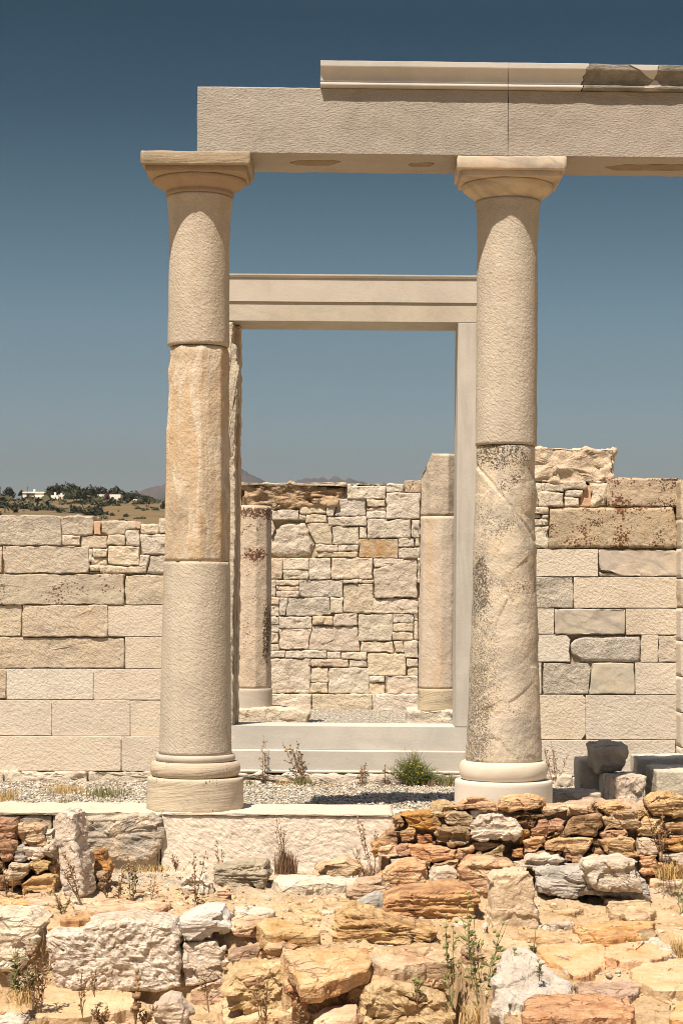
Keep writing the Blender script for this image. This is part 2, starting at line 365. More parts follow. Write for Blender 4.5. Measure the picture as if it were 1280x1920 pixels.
M['swh'] = stone('white_boulder_marble', [(0.507, 0.428, 0.338), (0.724, 0.628, 0.519), (0.820, 0.736, 0.615)], 5., pick=.012, ps=28, pst=.9, big=.03, crack=(6, 1.8, .5), rnd=.06, speck=.2, streak=(4, .3, (.60, .42, .25)))
M['sgr'] = stone('grey_boulder_marble', [(0.356, 0.322, 0.276), (0.552, 0.500, 0.437), (0.667, 0.598, 0.517)], 6., pick=.008, ps=32, pst=1.5, prot=0, big=.03, strata=(20, .45, -8, (.26, .24, .21)), crack=(6, 3., .6), rnd=.06, speck=.25)
M['pit'] = stone('pitted_block_marble', [(0.512, 0.421, 0.329), (0.707, 0.609, 0.499), (0.792, 0.689, 0.567), (0.731, 0.536, 0.353)], 4., pick=.014, ps=24, pst=.9, big=.035, pits=.03, rnd=.03, speck=.3, streak=(2.5, .4, (.60, .40, .24)))
M['orub'] = stone('orange_streaked_rubble', [(.40, .27, .16), (.52, .40, .28), (.50, .42, .34)], 6., pick=.01, ps=28, big=.02, rnd=.05, streak=(6, .5, (.46, .24, .10)))
M['blk'] = stone('loose_block_marble', [(0.393, 0.352, 0.295), (0.538, 0.486, 0.403), (0.600, 0.538, 0.445)], 4., pick=.006, ps=50, pst=1, big=.012, rnd=.06, speck=.2)
M['dkblk'] = stone('dark_block_marble', [(0.316, 0.261, 0.201), (0.437, 0.371, 0.285), (0.510, 0.425, 0.322)], 6., pick=.007, ps=44, vein=(3., .7, (.12, .10, .08), 50), rnd=.05, speck=.25)
M['greystep'] = stone('grey_step_stone', [(0.264, 0.252, 0.228), (0.504, 0.444, 0.360), (0.648, 0.540, 0.396), (0.432, 0.390, 0.324)], 4.5, pick=.008, ps=34, pst=1.2, big=.03, strata=(7, .5, 3, (.20, .19, .17)), rnd=.03, speck=.3)
M['spk'] = stone('pink_grey_schist', [(0.432, 0.330, 0.240), (0.576, 0.462, 0.348), (0.624, 0.498, 0.384), (0.504, 0.360, 0.240)], 6., pick=.008, ps=34, pst=1, big=.022, rnd=.06, speck=.25)
M['sya'] = stone('yellow_tan_rock', [(0.470, 0.314, 0.134), (0.605, 0.426, 0.202), (0.560, 0.403, 0.213)], 6., pick=.006, ps=36, pst=1.4, prot=0, big=.02, strata=(24, .4, 6, (.34, .22, .10)), rnd=.1, speck=.15)
M['sbg'] = stone('grey_brown_schist', [(0.276, 0.224, 0.161), (0.437, 0.368, 0.270), (0.529, 0.443, 0.322)], 6., pick=.007, ps=36, pst=1.6, prot=0, big=.028, strata=(20, .4, 5, (.22, .18, .13)), rnd=.05, speck=.25)
M['sod'] = stone('dark_orange_schist', [(0.255, 0.117, 0.035), (0.536, 0.289, 0.089), (0.689, 0.427, 0.142), (0.433, 0.234, 0.084)], 5., pick=.007, ps=34, pst=1.6, prot=0, big=.03, strata=(20, .5, 4, (.16, .065, .035)), rnd=.03, speck=.2)
M['sws'] = stone('grey_topped_marble', [(0.378, 0.355, 0.317), (0.530, 0.492, 0.435), (0.624, 0.568, 0.492)], 3., pick=.003, ps=40, pst=1, big=.012, rnd=.03, speck=.06)
M['swm'] = stone('sugary_white_marble', [(0.418, 0.359, 0.280), (0.535, 0.476, 0.389), (0.585, 0.526, 0.443)], 7., pick=.010, ps=30, pst=.6, big=.022, rnd=.03, speck=.1, streak=(7, .35, (.60, .43, .27)))
M['spw'] = stone('pale_orange_schist', [(0.471, 0.282, 0.133), (0.579, 0.382, 0.221), (0.597, 0.438, 0.287), (0.543, 0.336, 0.174)], 4., pick=.004, ps=40, pst=1, big=.014, rnd=.05, speck=.1, streak=(5, .75, (.56, .32, .14)))
M['srs'] = stone('red_orange_slab', [(.50, .30, .18), (.60, .41, .245), (.66, .49, .32), (.64, .48, .31)], 3., pick=.006, ps=36, pst=1, big=.018, rnd=.04, speck=.2, streak=(2.5, .6, (.45, .21, .14)))
M['pave'] = stone('worn_paving_marble', [(0.496, 0.425, 0.336), (0.590, 0.507, 0.401), (0.625, 0.531, 0.413), (0.543, 0.437, 0.313)], 3., pick=.004, ps=40, big=.008, rnd=.03, speck=.2, strata=(6, .3, 4, (.40, .31, .21)))
M['core'] = stone('wall_core_mortar', [(0.330, 0.264, 0.187), (0.462, 0.374, 0.264)], 8., pick=.01, ps=30, rnd=.02, speck=.2)
M['mud'] = stone('mud_mortar', [(0.408, 0.270, 0.150), (0.576, 0.402, 0.234), (0.648, 0.480, 0.300)], 9., pick=.012, ps=30, big=.03, rnd=.02, speck=.2)
M['cornold'] = stone('weathered_cornice_marble', [(0.166, 0.149, 0.124), (0.282, 0.253, 0.207), (0.398, 0.357, 0.290)], 6., pick=.005, ps=40, pst=2.5, prot=0, strata=(16, .6, 0, (.13, .12, .105)), rnd=.03, speck=.3)
M['stain'] = stone('painted_recess_shade', [(.20, .145, .09), (.27, .20, .125)], 8., pick=.003, rnd=.02)  # dark brown standing for the shade inside the soffit recesses
M['orepair'] = stone('orange_mortar', [(.50, .33, .20), (.60, .42, .28)], 8., pick=.008, rnd=.02)
# ------------------------------------------------------------------ ground
def edgeY(X):
    return np.interp(X, [-9, -.80, -.45, -.38, -.34, .48, .62, .78, 9], [-2.28, -2.28, -2.5, -2.75, -3.12, -3.12, -3.5, -6.2, -6.2])
def terr(X, Y, fine=True):
    X = np.asarray(X, float); Y = np.asarray(Y, float); sh = X.shape; X = X.ravel(); Y = Y.ravel()
    up = -.40 + .022 * (Y + 1) - .02 * smst(-.8, -2.5, Y)
    ditch = smst(-.5, -.3, X) * (1 - smst(.5, .75, X))
    low = -.86 - .16 * ditch + .03 * (Y + 3) * (1 - ditch)
    e = edgeY(X + .06 * vn(np.c_[X * 5, Y * 5, Y * 0], 3)); wd = .16 + .25 * smst(-.85, -.6, X) * (1 - smst(-.45, -.36, X))
    k = smst(0, 1, (Y - (e - wd)) / wd)
    z = low + (up - low) * k
    p = np.c_[X, Y, np.zeros_like(X)]
    z = z + .022 * fbm(p * 2.2, 3, 5)
    if fine:
        z = z + .014 * fbm(p * 9, 5, 8, .58) + .016 * facet(p * 6 + .25 * fbm(p * 8, 2, 4)[:, None], 11) + .02 * fbm(np.c_[X * 6, Y * 6, z * 14], 3, 21) * (k * (1 - k) * 4 + .25 * (1 - k))
    return z.reshape(sh)
def at_ground(px, py, sink=0.):
    Ys = np.arange(-.3, -6.3, -.01); a = np.array([un(px, py, y) for y in Ys])
    z = terr(a[:, 0], Ys, False) - sink
    # ray from the camera: nearest first
    for i in range(len(Ys) - 1, -1, -1):
        if a[i, 2] <= z[i]: return (a[i, 0], Ys[i], z[i])
    return tuple(a[0])
def soilmat(name, cols, white=0.):
    m, t, b = newmat(name); g = G(t); pos = g.n('NewGeometry').outputs['Position']
    c = g.ramp(g.noise(pos, 3.2, 8, .65, .4), [(.34 + .34 * i / (len(cols) - 1), cc) for i, cc in enumerate(cols)])
    f2 = g.noise(pos, 60, 4, .7); c = g.mix(g.step(f2, .3, .6, .4, 0), c, tuple(v * .5 for v in cols[0]))
    vo = g.n('TexVoronoi'); vo.inputs['Scale'].default_value = 55; g.l(pos, vo.inputs['Vector'])
    sc = g.n('SeparateColor'); g.l(vo.outputs['Color'], sc.inputs[0])
    c = g.mix(g.math('MULTIPLY', g.step(sc.outputs[0], .8, .82, 0, .75), g.step(vo.outputs['Distance'], .3, .4, 1, 0)), c, (.56, .47, .35))
    if white:
        sp = g.n('SeparateXYZ'); g.l(pos, sp.inputs[0])
        wv = g.math('MULTIPLY', g.step(sp.outputs['Y'], -1.6, -.9, 0, 1), g.step(g.noise(pos, 5, 5, .6), .38, .52, 0, white))
        c = g.mix(wv, c, g.mix(g.step(g.noise(pos, 90, 3, .7), .35, .6), (.26, .23, .19), (.58, .53, .45)))
    g.l(c, b.inputs['Base Color']); b.inputs['Roughness'].default_value = .95
    n = g.bump(g.noise(pos, 22, 6, .7), .03, 1); n = g.bump(g.noise(pos, 120, 4, .7), .006, 1, n); n = g.bump(vo.outputs['Distance'], .004, .6, n)
    g.l(n, b.inputs['Normal']); return m
M['soil'] = soilmat('dry_soil', [(.44, .295, .16), (.58, .41, .24), (.67, .49, .305), (.70, .55, .375)], .8)
gx = np.arange(-4.2, 4.21, .016); gy = np.arange(-6.6, -.24, .016)
XX, YY = np.meshgrid(gx, gy); ZZ = terr(XX, YY)
nx, ny = len(gx), len(gy)
def gridfaces(ny, nx):
    i = (np.arange(ny - 1)[:, None] * nx + np.arange(nx - 1)[None, :]); return np.stack([i, i + 1, i + nx + 1, i + nx], -1).reshape(-1, 4)
tag(mk('ground', np.c_[XX.ravel(), YY.ravel(), ZZ.ravel()], [gridfaces(ny, nx)], M['soil']), kind='structure')
# plain ground sheet out to the horizon (a frame around the detailed patch lies just below it)
def gravelmat(name, a, bcol, sc):
    m, t, b = newmat(name); g = G(t); pos = g.n('NewGeometry').outputs['Position']
    vo = g.n('TexVoronoi'); vo.inputs['Scale'].default_value = sc; g.l(pos, vo.inputs['Vector'])
    s_ = g.n('SeparateColor'); g.l(vo.outputs['Color'], s_.inputs[0])
    c = g.ramp(s_.outputs[0], [(0., a), (.5, tuple((x + y) / 2 for x, y in zip(a, bcol))), (1., bcol)])
    g.l(c, b.inputs['Base Color']); b.inputs['Roughness'].default_value = .95
    n = g.bump(g.step(vo.outputs['Distance'], 0, .6, 1, 0), .02, 1); g.l(n, b.inputs['Normal']); return m
M['dirt'] = soilmat('plain_earth', [(.34, .25, .14), (.46, .35, .21), (.52, .41, .27)])
def quadsheet(name, x0, x1, y0, y1, z, mat, kind='structure'):
    return tag(mk(name, [(x0, y0, z), (x1, y0, z), (x1, y1, z), (x0, y1, z)], [[(0, 1, 2, 3)]], mat), kind=kind)
quadsheet('plain', -5900, 5900, -70, 7500, -1.3, M['dirt'])
M['gravelbed'] = gravelmat('gravel_bed', (.20, .185, .16), (.48, .44, .375), 45)
PORCH = -.14
quadsheet('porch_floor', -5, 5, .30, 3.62, PORCH, M['gravelbed'])
CELLA = .155
quadsheet('cella_floor', -4, 4, 4.0, 10.4, CELLA, M['gravelbed'])
# gravel: loose pebbles nobody could count
def ico(sub):
    import bmesh
    bm = bmesh.new(); bmesh.ops.create_icosphere(bm, subdivisions=sub, radius=1)
    V = np.array([v.co[:] for v in bm.verts]); Fc = np.array([[v.index for v in f.verts] for f in bm.faces]); bm.free(); return V, Fc
I1, I2 = ico(1), ico(2)
def pebbles(name, pts, sizes, mats, label, cat, base=I1, seed=3):
    rg = np.random.default_rng(seed); V0, F0 = base; n = len(pts); k = len(V0)
    A = rg.normal(size=(n, 3, 3)); Q, _ = np.linalg.qr(A)
    scl = rg.uniform(.6, 1.2, (n, 1, 3)); rr = 1 + rg.uniform(-.28, .2, (n, k, 1))
    V = V0[None] * scl * rr; V = np.einsum('nki,nij->nkj', V, Q); V[:, :, 2] *= .7
    V = V * np.asarray(sizes)[:, None, None] + np.asarray(pts)[:, None, :]
    Fa = (F0[None] + (np.arange(n) * k)[:, None, None]).reshape(-1, 3)
    mi = np.repeat(rg.integers(0, len(mats), n), len(F0))
    return tag(mk(name, V.reshape(-1, 3), [Fa], None, smooth=False, mats=mats, mi=mi), label, cat, kind='stuff')
def plainmat(name, c, rough=.9, bump=.002, bs=80):
    m, t, b = newmat(name); g = G(t); pos = g.n('NewGeometry').outputs['Position']
    f = g.noise(pos, bs * .3, 4, .6); g.l(g.mix(g.step(f, .3, .7, 0, 1), tuple(v * .78 for v in c), tuple(min(1, v * 1.15) for v in c)), b.inputs['Base Color'])
    b.inputs['Roughness'].default_value = rough
    if bump: g.l(g.bump(g.noise(pos, bs, 3, .6), bump, 1), b.inputs['Normal'])
    return m
PG = [plainmat('pebble_white', (.58, .53, .45)), plainmat('pebble_grey', (.36, .335, .29)), plainmat('pebble_tan', (.48, .40, .30)), plainmat('pebble_dark', (.19, .17, .145)), plainmat('pebble_pale', (.50, .46, .40))]
rg = np.random.default_rng(11)
n = 34000
yy = rg.uniform(.3, 3.6, n) ; xx = rg.uniform(-3.2, 3.2, n)
pebbles('gravel', np.c_[xx, yy, np.full(n, PORCH) + rg.uniform(-.004, .012, n)], rg.uniform(.005, .014, n) * (1 + .6 * (rg.random(n) > .95)), PG, 'pale loose gravel covering the porch floor behind the columns', 'gravel')
n = 9000
pebbles('gravel', np.c_[rg.uniform(-1.8, 1.4, n), rg.uniform(4.4, 10.2, n), np.full(n, CELLA) + rg.uniform(-.004, .01, n)], rg.uniform(.005, .011, n), PG[:3] + PG[1:2], 'fine grey gravel on the floor inside the doorway', 'gravel', seed=5)
n = 22000
xx = rg.uniform(-3.2, 3.2, n); yy = rg.uniform(-4.9, -.36, n); keep = rg.random(n) < np.where(yy > -1.3, .8, .5) * (.25 + .75 * (vn(np.c_[xx * 2.3, yy * 2.3, yy * 0], 91) > -.1)); xx, yy = xx[keep], yy[keep]; n = len(xx)
PS = [plainmat('chip_pale', (.56, .48, .36)), plainmat('chip_tan', (.50, .36, .20)), plainmat('chip_brown', (.30, .19, .10)), plainmat('chip_grey', (.40, .35, .28)), plainmat('chip_earth', (.46, .32, .18))]
pebbles('rubble', np.c_[xx, yy, terr(xx, yy) + .002], .004 + .022 * rg.random(n) ** 4 + .004 * rg.random(n), PS, 'small stone chips strewn over the dry soil', 'rubble', base=I1, seed=9)

# ------------------------------------------------------------------ columns
def lathe(name, prof, cx, cy, mat, parent, n=144, amp=.002, fq=10, facets=None, cut=None, big=0., hook=None, dz=.02, cap=True):
    """prof: list of (z, r) bottom to top; facets=(count, phase deg, depth)"""
    SEED[0] += 1; sd = SEED[0]
    pr = []
    for (z0, r0), (z1, r1) in zip(prof[:-1], prof[1:]):
        k = max(1, int(math.hypot(z1 - z0, r1 - r0) / dz))
        for i in range(k): pr.append((z0 + (z1 - z0) * i / k, r0 + (r1 - r0) * i / k))
    pr.append(prof[-1]); pr = np.array(pr)
    th = np.arange(n) * 2 * math.pi / n
    rr = pr[:, 1][:, None] * np.ones(n)[None]
    if facets:
        fn, ph, dp = facets; a = (th - R(ph)) % (2 * math.pi / fn) - math.pi / fn
        k = math.cos(math.pi / fn) / np.cos(a)                     # polygon radius
        k = 1 + (k - 1) * dp; rr = rr * k[None] * (1 + .5 * (1 - k.mean()))
    X = rr * np.sin(th)[None]; Yv = -rr * np.cos(th)[None]; Zv = pr[:, 0][:, None] * np.ones(n)[None]
    V = np.stack([X, Yv, Zv], -1).reshape(-1, 3) + np.array([cx, cy, 0])
    Nn = np.stack([np.sin(th)[None] * np.ones_like(X), -np.cos(th)[None] * np.ones_like(X), 0 * X], -1).reshape(-1, 3)
    D = amp * fbm(V * fq + sd, 4, sd)
    if big: D = D + big * np.minimum(0, facet(V * 5 + sd, sd) + .25 * fbm(V * 7, 3, sd) - .1)
    V = V + Nn * D[:, None]
    if hook: V = hook(V)
    m = len(pr); fs = ringfaces(m, n)
    faces = [fs]
    if cap:
        V = np.vstack([V, V[:n].mean(0), V[(m - 1) * n:m * n].mean(0)]); j = np.arange(n); j2 = (j + 1) % n
        faces.append(np.vstack([np.stack([np.full(n, m * n), j2, j], 1), np.stack([np.full(n, m * n + 1), (m - 1) * n + j, (m - 1) * n + j2], 1)]))
    return mk(name, V, faces, mat, parent)
def torus_prof(z0, z1, r_in, r_out, k=10):
    zc, h = (z0 + z1) / 2, (z1 - z0) / 2
    return [(zc + h * math.sin(a), r_in + (r_out - r_in) * math.cos(a)) for a in np.linspace(-math.pi / 2, math.pi / 2, k)]
def abacus(name, x0, x1, y0, y1, zb, zt, zlow, mat, parent, chips=.006):
    """square slab with a set-back lower fascia"""
    P = [(x0, y0), (x1, y0), (x1, y1), (x0, y1)]
    a = loft(name, P, (0, 0, 0), EX, EY_, EZ, zt, zb, mat, parent, r=.012, sp=.02, wob=chips * .6, amp=.002, fq=9, fac=.0015)
    i = .028
    P = [(x0 + i, y0 + i), (x1 - i, y0 + i), (x1 - i, y1 - i), (x0 + i, y1 - i)]
    loft('fascia', P, (0, 0, 0), EX, EY_, EZ, zb + .004, zlow, mat, parent, r=.008, sp=.025, wob=.003, amp=.002)
    return a
def column(cxpx, label, spec):
    cx = spec['cx']; cy = spec['cy']; s = (cy - CY) / F
    def z(py): return CZ + (VY - py + (cxpx - VX) * sr) * s
    def r(p): return p * s
    t = thing('column', (cx, cy, z(spec['bot'])), label, 'column', 'standing marble columns of the porch')
    # plinth
    zb, zt = z(spec['bot']), z(spec['plinth_top'])
    rp = r(spec['plinth_r'])
    lathe('plinth', [(zb, rp * .97), (zb + .01, rp), (zt - .012, rp), (zt - .003, rp - .006), (zt, rp - .02)], cx, cy, M[spec['m'][0]], t, amp=spec['pw'], fq=5)
    zt2 = z(spec['torus_top'])
    lathe('torus', torus_prof(zt + .002, zt2, r(spec['tor_r']) * .9, r(spec['tor_r'])), cx, cy, M[spec['m'][1]], t, amp=.002, fq=9)
    if spec.get('ring'):
        z3 = z(spec['ring_top']); lathe('ring_moulding', torus_prof(zt2 + .001, z3, r(spec['ring_r']) * .94, r(spec['ring_r'])), cx, cy, M['smooth'], t, amp=.0008)
    for (y0, y1, prof, mt, kw) in spec['drums']:
        lathe('drum', [(z(a), r(b)) for a, b in prof], cx, cy, M[mt], t, **kw)
    # capital: neck ring, echinus, abacus
    e = lathe('echinus', [(z(a), r(b)) for a, b in spec['ech']], cx, cy, M[spec['m'][2]], t, amp=.0015, fq=9)
    h = spec['aba_h']
    ab = abacus('abacus', cx + spec['abx'][0], cx + spec['abx'][1], cy - h, cy + .18, *[unZ(cxpx, q, cy - h) for q in (spec['aba'][1], spec['aba'][0], spec['aba'][2])], M[spec['m'][2]], t, spec.get('chip', .006))
    return t
LCX = un(370.5, 900, 0)[0]; RCX = un(947.5, 900, .036)[0]
# the drums' pixel profiles: (photo row, half width)
def notch(cx, cy, th0, zc, hw, hz, dep):
    def hk(V):
        a = np.arctan2(V[:, 0] - cx, -(V[:, 1] - cy)); da = (a - R(th0) + math.pi) % (2 * math.pi) - math.pi
        kz = np.exp(-((V[:, 2] - zc) / hz) ** 2) * np.exp(-(da / R(hw)) ** 2)
        k = (1 - dep * kz)[:, None]
        V = V.copy(); V[:, :2] = np.array([cx, cy]) + (V[:, :2] - np.array([cx, cy])) * k; return V
    return hk
def groove(cx, cy, zc, sl):
    def hk(V):
        V = V.copy(); d = (V[:, 2] - zc + sl * (V[:, 0] - cx)) / math.hypot(1, sl) + .012 * fbm(V * 9, 3, 77)
        dep = .015 * np.exp(-(d / .010) ** 2) + .010 * smst(0., .03, d) * smst(.30, .05, d)
        n = V[:, :2] - np.array([cx, cy]); n /= np.maximum(np.linalg.norm(n, axis=1, keepdims=True), 1e-6)
        V[:, :2] -= n * (dep * smst(.12, 0., V[:, 1] - cy))[:, None]; return V
    return hk
def chain(*hs):
    def f(V):
        for h in hs: V = h(V)
        return V
    return f
zL = lambda py: CZ + (VY - py + (370 - VX) * sr) * (0 - CY) / F
zR = lambda py: CZ + (VY - py + (947 - VX) * sr) * (.036 - CY) / F
column(370.5, 'left column with smooth carved top drum and brown weathered faceted middle drum', dict(
    cx=LCX, cy=0.0, bot=1518, plinth_top=1455, plinth_r=90, torus_top=1426, tor_r=84.5, ring=True, ring_top=1413, ring_r=75, m=('baseold', 'baseold', 'capital'), pw=.004,
    drums=[(1413, 1055, [(1413, 68.5), (1400, 67.6), (1388, 67), (1240, 65), (1054, 61.8)], 'drum', dict(amp=.0015)),
           (1053, 654, [(1053.2, 61.8), (1046, 61.6), (860, 59.8), (700, 58), (664, 57), (653, 54)], 'drumold', dict(amp=.004, fq=7, facets=(9, 9.5, .8), big=.004, hook=chain(notch(LCX, 0, -75, zL(672), 25, .06, .09), notch(LCX, 0, -80, zL(735), 18, .1, .05)))),
           (651, 372, [(651, 55), (649.5, 57.6), (560, 56.8), (460, 56.4), (420, 57.3), (395, 59), (376, 61.6), (372, 62)], 'drum', dict(amp=.0015))],
    ech=[(371.5, 61), (369, 63.4), (364.5, 63.4), (362, 62), (358.5, 66), (354, 74), (349, 82.5), (345.5, 85), (342, 87), (340.5, 86)],
    aba=(282.5, 308, 319), abx=(-.362, .362), aba_h=.355, chip=.007))
column(947.5, 'right column with dark lichen patches on its veined lower drum', dict(
    cx=RCX, cy=.036, bot=1514, plinth_top=1461, plinth_r=91.5, torus_top=1426, tor_r=83, m=('basewhite', 'basewhite', 'capital2'), pw=.0005,
    drums=[(1425, 838, [(1427, 69), (1422, 71), (1410, 71), (1390, 70), (1300, 66.5), (1120, 60.5), (900, 57.8), (845, 57.3), (838, 56)], 'drumlich', dict(amp=.004, fq=6, big=.006, dz=.009, n=190, hook=chain(groove(RCX, .036, zR(945), 1.26), notch(RCX, .036, 72, zR(885), 26, .09, .12), notch(RCX, .036, 88, zR(850), 40, .05, .03), notch(RCX, .036, 60, zR(1005), 22, .05, .04)))),
           (836, 380, [(836.5, 57.8), (700, 57), (536, 56.6), (470, 56.2), (420, 57), (395, 58.8), (384, 60.5), (380, 61)], 'drum', dict(amp=.0025, fq=6))],
    ech=[(379.5, 60), (377, 61), (372, 66), (366, 75), (359, 84), (355, 84), (351.5, 86), (350, 85)],
    aba=(292, 317, 328.5), abx=(-.362, .362), aba_h=.355, chip=.006))

# the next column of the row, just outside the picture, carries the far end of the right beam
src = [o for o in S.objects if o.get('category') == 'column'][-1]
nx_ = src.copy(); COL.objects.link(nx_); nx_.location.x += 2.10; nx_.location.y += .033; nx_['label'] = 'next column of the porch, right of the two tall ones and out of the picture'
for ch in list(src.children):
    c_ = ch.copy(); COL.objects.link(c_); c_.parent = nx_
    if ch.name.startswith('drum') and ch.data.materials[0] == M['drumlich']: c_.data = ch.data.copy(); c_.data.materials[0] = M['drumold']

# ------------------------------------------------------------------ entablature: two beams, three cornice stones
TILT = R(0.9)
ct, st_ = math.cos(TILT), math.sin(TILT)
exT = (ct, st_, 0); eyT = (-st_, ct, 0)
def ent(x, y, z): return (x * ct - y * st_ + LCX * (1 - ct), x * st_ + y * ct - LCX * st_, z)   # turn about the left column axis
def pxX(px, py, yl):      # local x on plane local-y = yl for a photo pixel
    # iterate depth
    Y = yl
    for _ in range(6):
        X = un(px, py, Y)[0]; Y = (X - LCX) * st_ + yl * ct
    return X, un(px, py, Y)[2]
YF, YB = -.285, .295
def bar(name, prof, xs, mat, parent=None, amp=.001, nseg=None, cutl=None, cutr=None, sp=.03):
    """extrude a (y,z) profile along the beam axis; cutl/cutr give an x offset as a function of z"""
    SEED[0] += 1; sd = SEED[0]
    prof = resample(prof, sp); n = len(prof); x0, x1 = xs; k = nseg or max(2, int((x1 - x0) / .04))
    V = []
    for i in range(k + 1):
        t = i / k
        for y, z in prof:
            a = x0 + (cutl(z) if cutl else 0); b = x1 + (cutr(z) if cutr else 0)
            V.append(ent(a + (b - a) * t, y, z))
    V = np.array(V); m = k + 1
    fs = ringfaces(m, n)
    c0, c1 = V[:n].mean(0), V[-n:].mean(0); V = np.vstack([V, c0, c1]); j = np.arange(n); j2 = (j + 1) % n
    tr = np.vstack([np.stack([np.full(n, m * n), j2, j], 1), np.stack([np.full(n, m * n + 1), (m - 1) * n + j, (m - 1) * n + j2], 1)])
    a = np.sum(prof[:, 0] * np.roll(prof[:, 1], -1) - np.roll(prof[:, 0], -1) * prof[:, 1])
    if a < 0: fs = fs[:, ::-1]; tr = tr[:, ::-1]
    N = vnorm(V, [fs, tr]); V = V + N * (amp * fbm(V * 9 + sd, 3, sd))[:, None]
    return mk(name, V, [fs, tr], mat, parent, smooth=False)
def bev(y0, y1, z0, z1, r=.006): return [(y0 + r, z0), (y1 - r, z0), (y1, z0 + r), (y1, z1 - r), (y1 - r, z1), (y0 + r, z1), (y0, z1 - r), (y0, z0 + r)]
xa, ztop = pxX(369, 162, YF); _, zbot = pxX(480, 287.5, YF)
xj = pxX(950.5, 240, YF)[0]
ARCH_T = ztop
def beam(name, x0, x1, label, recess_spots):
    t = thing(name, ent(x0, YF, zbot), label, 'beam', 'marble beams of the porch')
    bar('beam_body', bev(YF, YB, zbot, ztop), (x0, x1), M['beam'], t, amp=.003)
    for (a, b, ya, yb) in recess_spots:
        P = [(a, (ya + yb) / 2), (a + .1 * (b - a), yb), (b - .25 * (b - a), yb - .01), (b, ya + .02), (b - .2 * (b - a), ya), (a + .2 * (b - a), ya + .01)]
        loft('stain', [ent(x, y, 0)[:2] for x, y in P], (0, 0, 0), EX, EY_, EZ, zbot + .002, zbot - .004, M['stain'], t, r=.002, sp=.02, wob=.012, amp=0)  # thin dark sheet paints the shade of a shallow recess in the soffit
    return t
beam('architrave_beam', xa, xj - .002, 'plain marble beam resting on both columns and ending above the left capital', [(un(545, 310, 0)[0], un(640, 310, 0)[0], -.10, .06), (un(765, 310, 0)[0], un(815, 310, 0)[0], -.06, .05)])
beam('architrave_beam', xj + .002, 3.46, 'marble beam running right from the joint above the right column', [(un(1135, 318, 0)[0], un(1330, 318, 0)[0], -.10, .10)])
ztop2 = ztop + .001
def corn(h):     # cornice profile: foot roll, fillet, hollow, crown
    z0 = ztop2; f = YF
    p = [(f + .3, z0), (f - .030, z0)]
    p += [(f - .036 - .012 * math.sin(a), z0 + .014 - .013 * math.cos(a)) for a in np.linspace(.2, 2.9, 6)]
    p += [(f - .028, z0 + .030), (f - .030, z0 + .036)]
    for a in np.linspace(0, 1, 12): p.append((f - .036 - .036 * (a ** 2.2), z0 + .040 + (h - .084) * a))
    p += [(f - .076, z0 + h - .040), (f - .078, z0 + h - .034), (f - .078, z0 + h - .003), (f - .074, z0 + h), (f + .3, z0 + h)]
    return p
xc = pxX(599, 150, YF - .06)[0]; hC = pxX(600, 112, YF - .09)[1] - ztop2
xc2 = pxX(951, 150, YF - .06)[0]
xbr = pxX(1094, 150, YF - .06)[0]
cutf = lambda z: (.055 * max(0, (z - ztop2 - .05)) / .16 * 1.0 - .012 + .006 * math.sin(z * 140))
c1 = bar('cornice_block', corn(hC), (xc, xc2 - .0015), M['corn'], sp=.012); tag(c1, 'long smooth new cornice stone with a free left end on top of the beam', 'cornice')
c2 = bar('cornice_block', corn(hC), (xc2 + .0015, xbr - .003), M['corn'], sp=.012, cutr=cutf); tag(c2, 'short smooth new cornice stone between the joint and the dark weathered one', 'cornice')
t = thing('cornice_block', ent(xbr, YF, ztop2), 'dark weathered cornice stone patched with white marble at the far right end', 'cornice')
bar('weathered_body', corn(hC - .004), (xbr + .003, 3.46), M['cornold'], t, amp=.004, sp=.012, cutl=cutf)
def patch(pts):
    P = [pxX(x, y, YF - .09) for x, y in pts]
    V2 = [(a, b) for a, b in P]
    def hk(V):
        V = V.copy(); k = np.clip((V[:, 2] - ztop2 - .040) / max(1e-6, hC - .084), 0, 1)
        yl = -.036 - .042 * k ** 2.2
        V[:, 1] += (yl + .092); return V
    o = (0, 0, 0); yb = YF - .094 + (np.mean([p[0] for p in P]) - LCX) * st_
    loft('repair_patch', V2, (0, yb, 0), EX, EZ, EF, .006, -.03, M['corn'], t, r=.003, sp=.008, wob=.001, amp=0, hook=hk)
patch([(1179, 120.5), (1234, 121.5), (1231, 137), (1226, 146), (1217, 143), (1200, 131)])
patch([(1227, 147), (1233, 148), (1246, 165), (1212, 165), (1218, 155)])
bar('repair_patch', [(YF - .02, ztop2 - .001), (YF - .036, ztop2 - .001), (YF - .048, ztop2 + .012), (YF - .046, ztop2 + .026), (YF - .03, ztop2 + .033), (YF - .02, ztop2 + .03)], (pxX(1204, 170, YF)[0], pxX(1249, 170, YF)[0]), M['smooth'], t, sp=.01)

# ------------------------------------------------------------------ stylobate (the step the columns stand on)
zg = -.60
def step_block(x0p, x1p, label, mat, yf=-.36, yb=.30, zt=-.012, zb=-.62, cat='step', **k):
    x0, x1 = unX(x0p, 1530, yf), unX(x1p, 1530, yf)
    kw = dict(r=.012, sp=.03, wob=.005, amp=.004, fq=6); kw.update(k)
    o = loft('stylobate_block', [(x0, zb), (x1, zb), (x1, zt), (x0, zt)], (0, 0, 0), EX, EZ, EF, -yf, -yb, mat, None, **kw)
    return tag(o, label, cat, 'blocks of the step under the columns')
M['step'] = stone('picked_step_marble', [(0.614, 0.514, 0.398), (0.724, 0.625, 0.500), (0.757, 0.637, 0.500)], 3., pick=.013, ps=32, prot=48, pst=.6, rnd=.02, speck=.15)
step_block(303, 737, 'big white picked step block below and between the two columns', M['step'], sp=.016, amp=.003, fq=40, rq=list(np.linspace(0, .97, 46)))
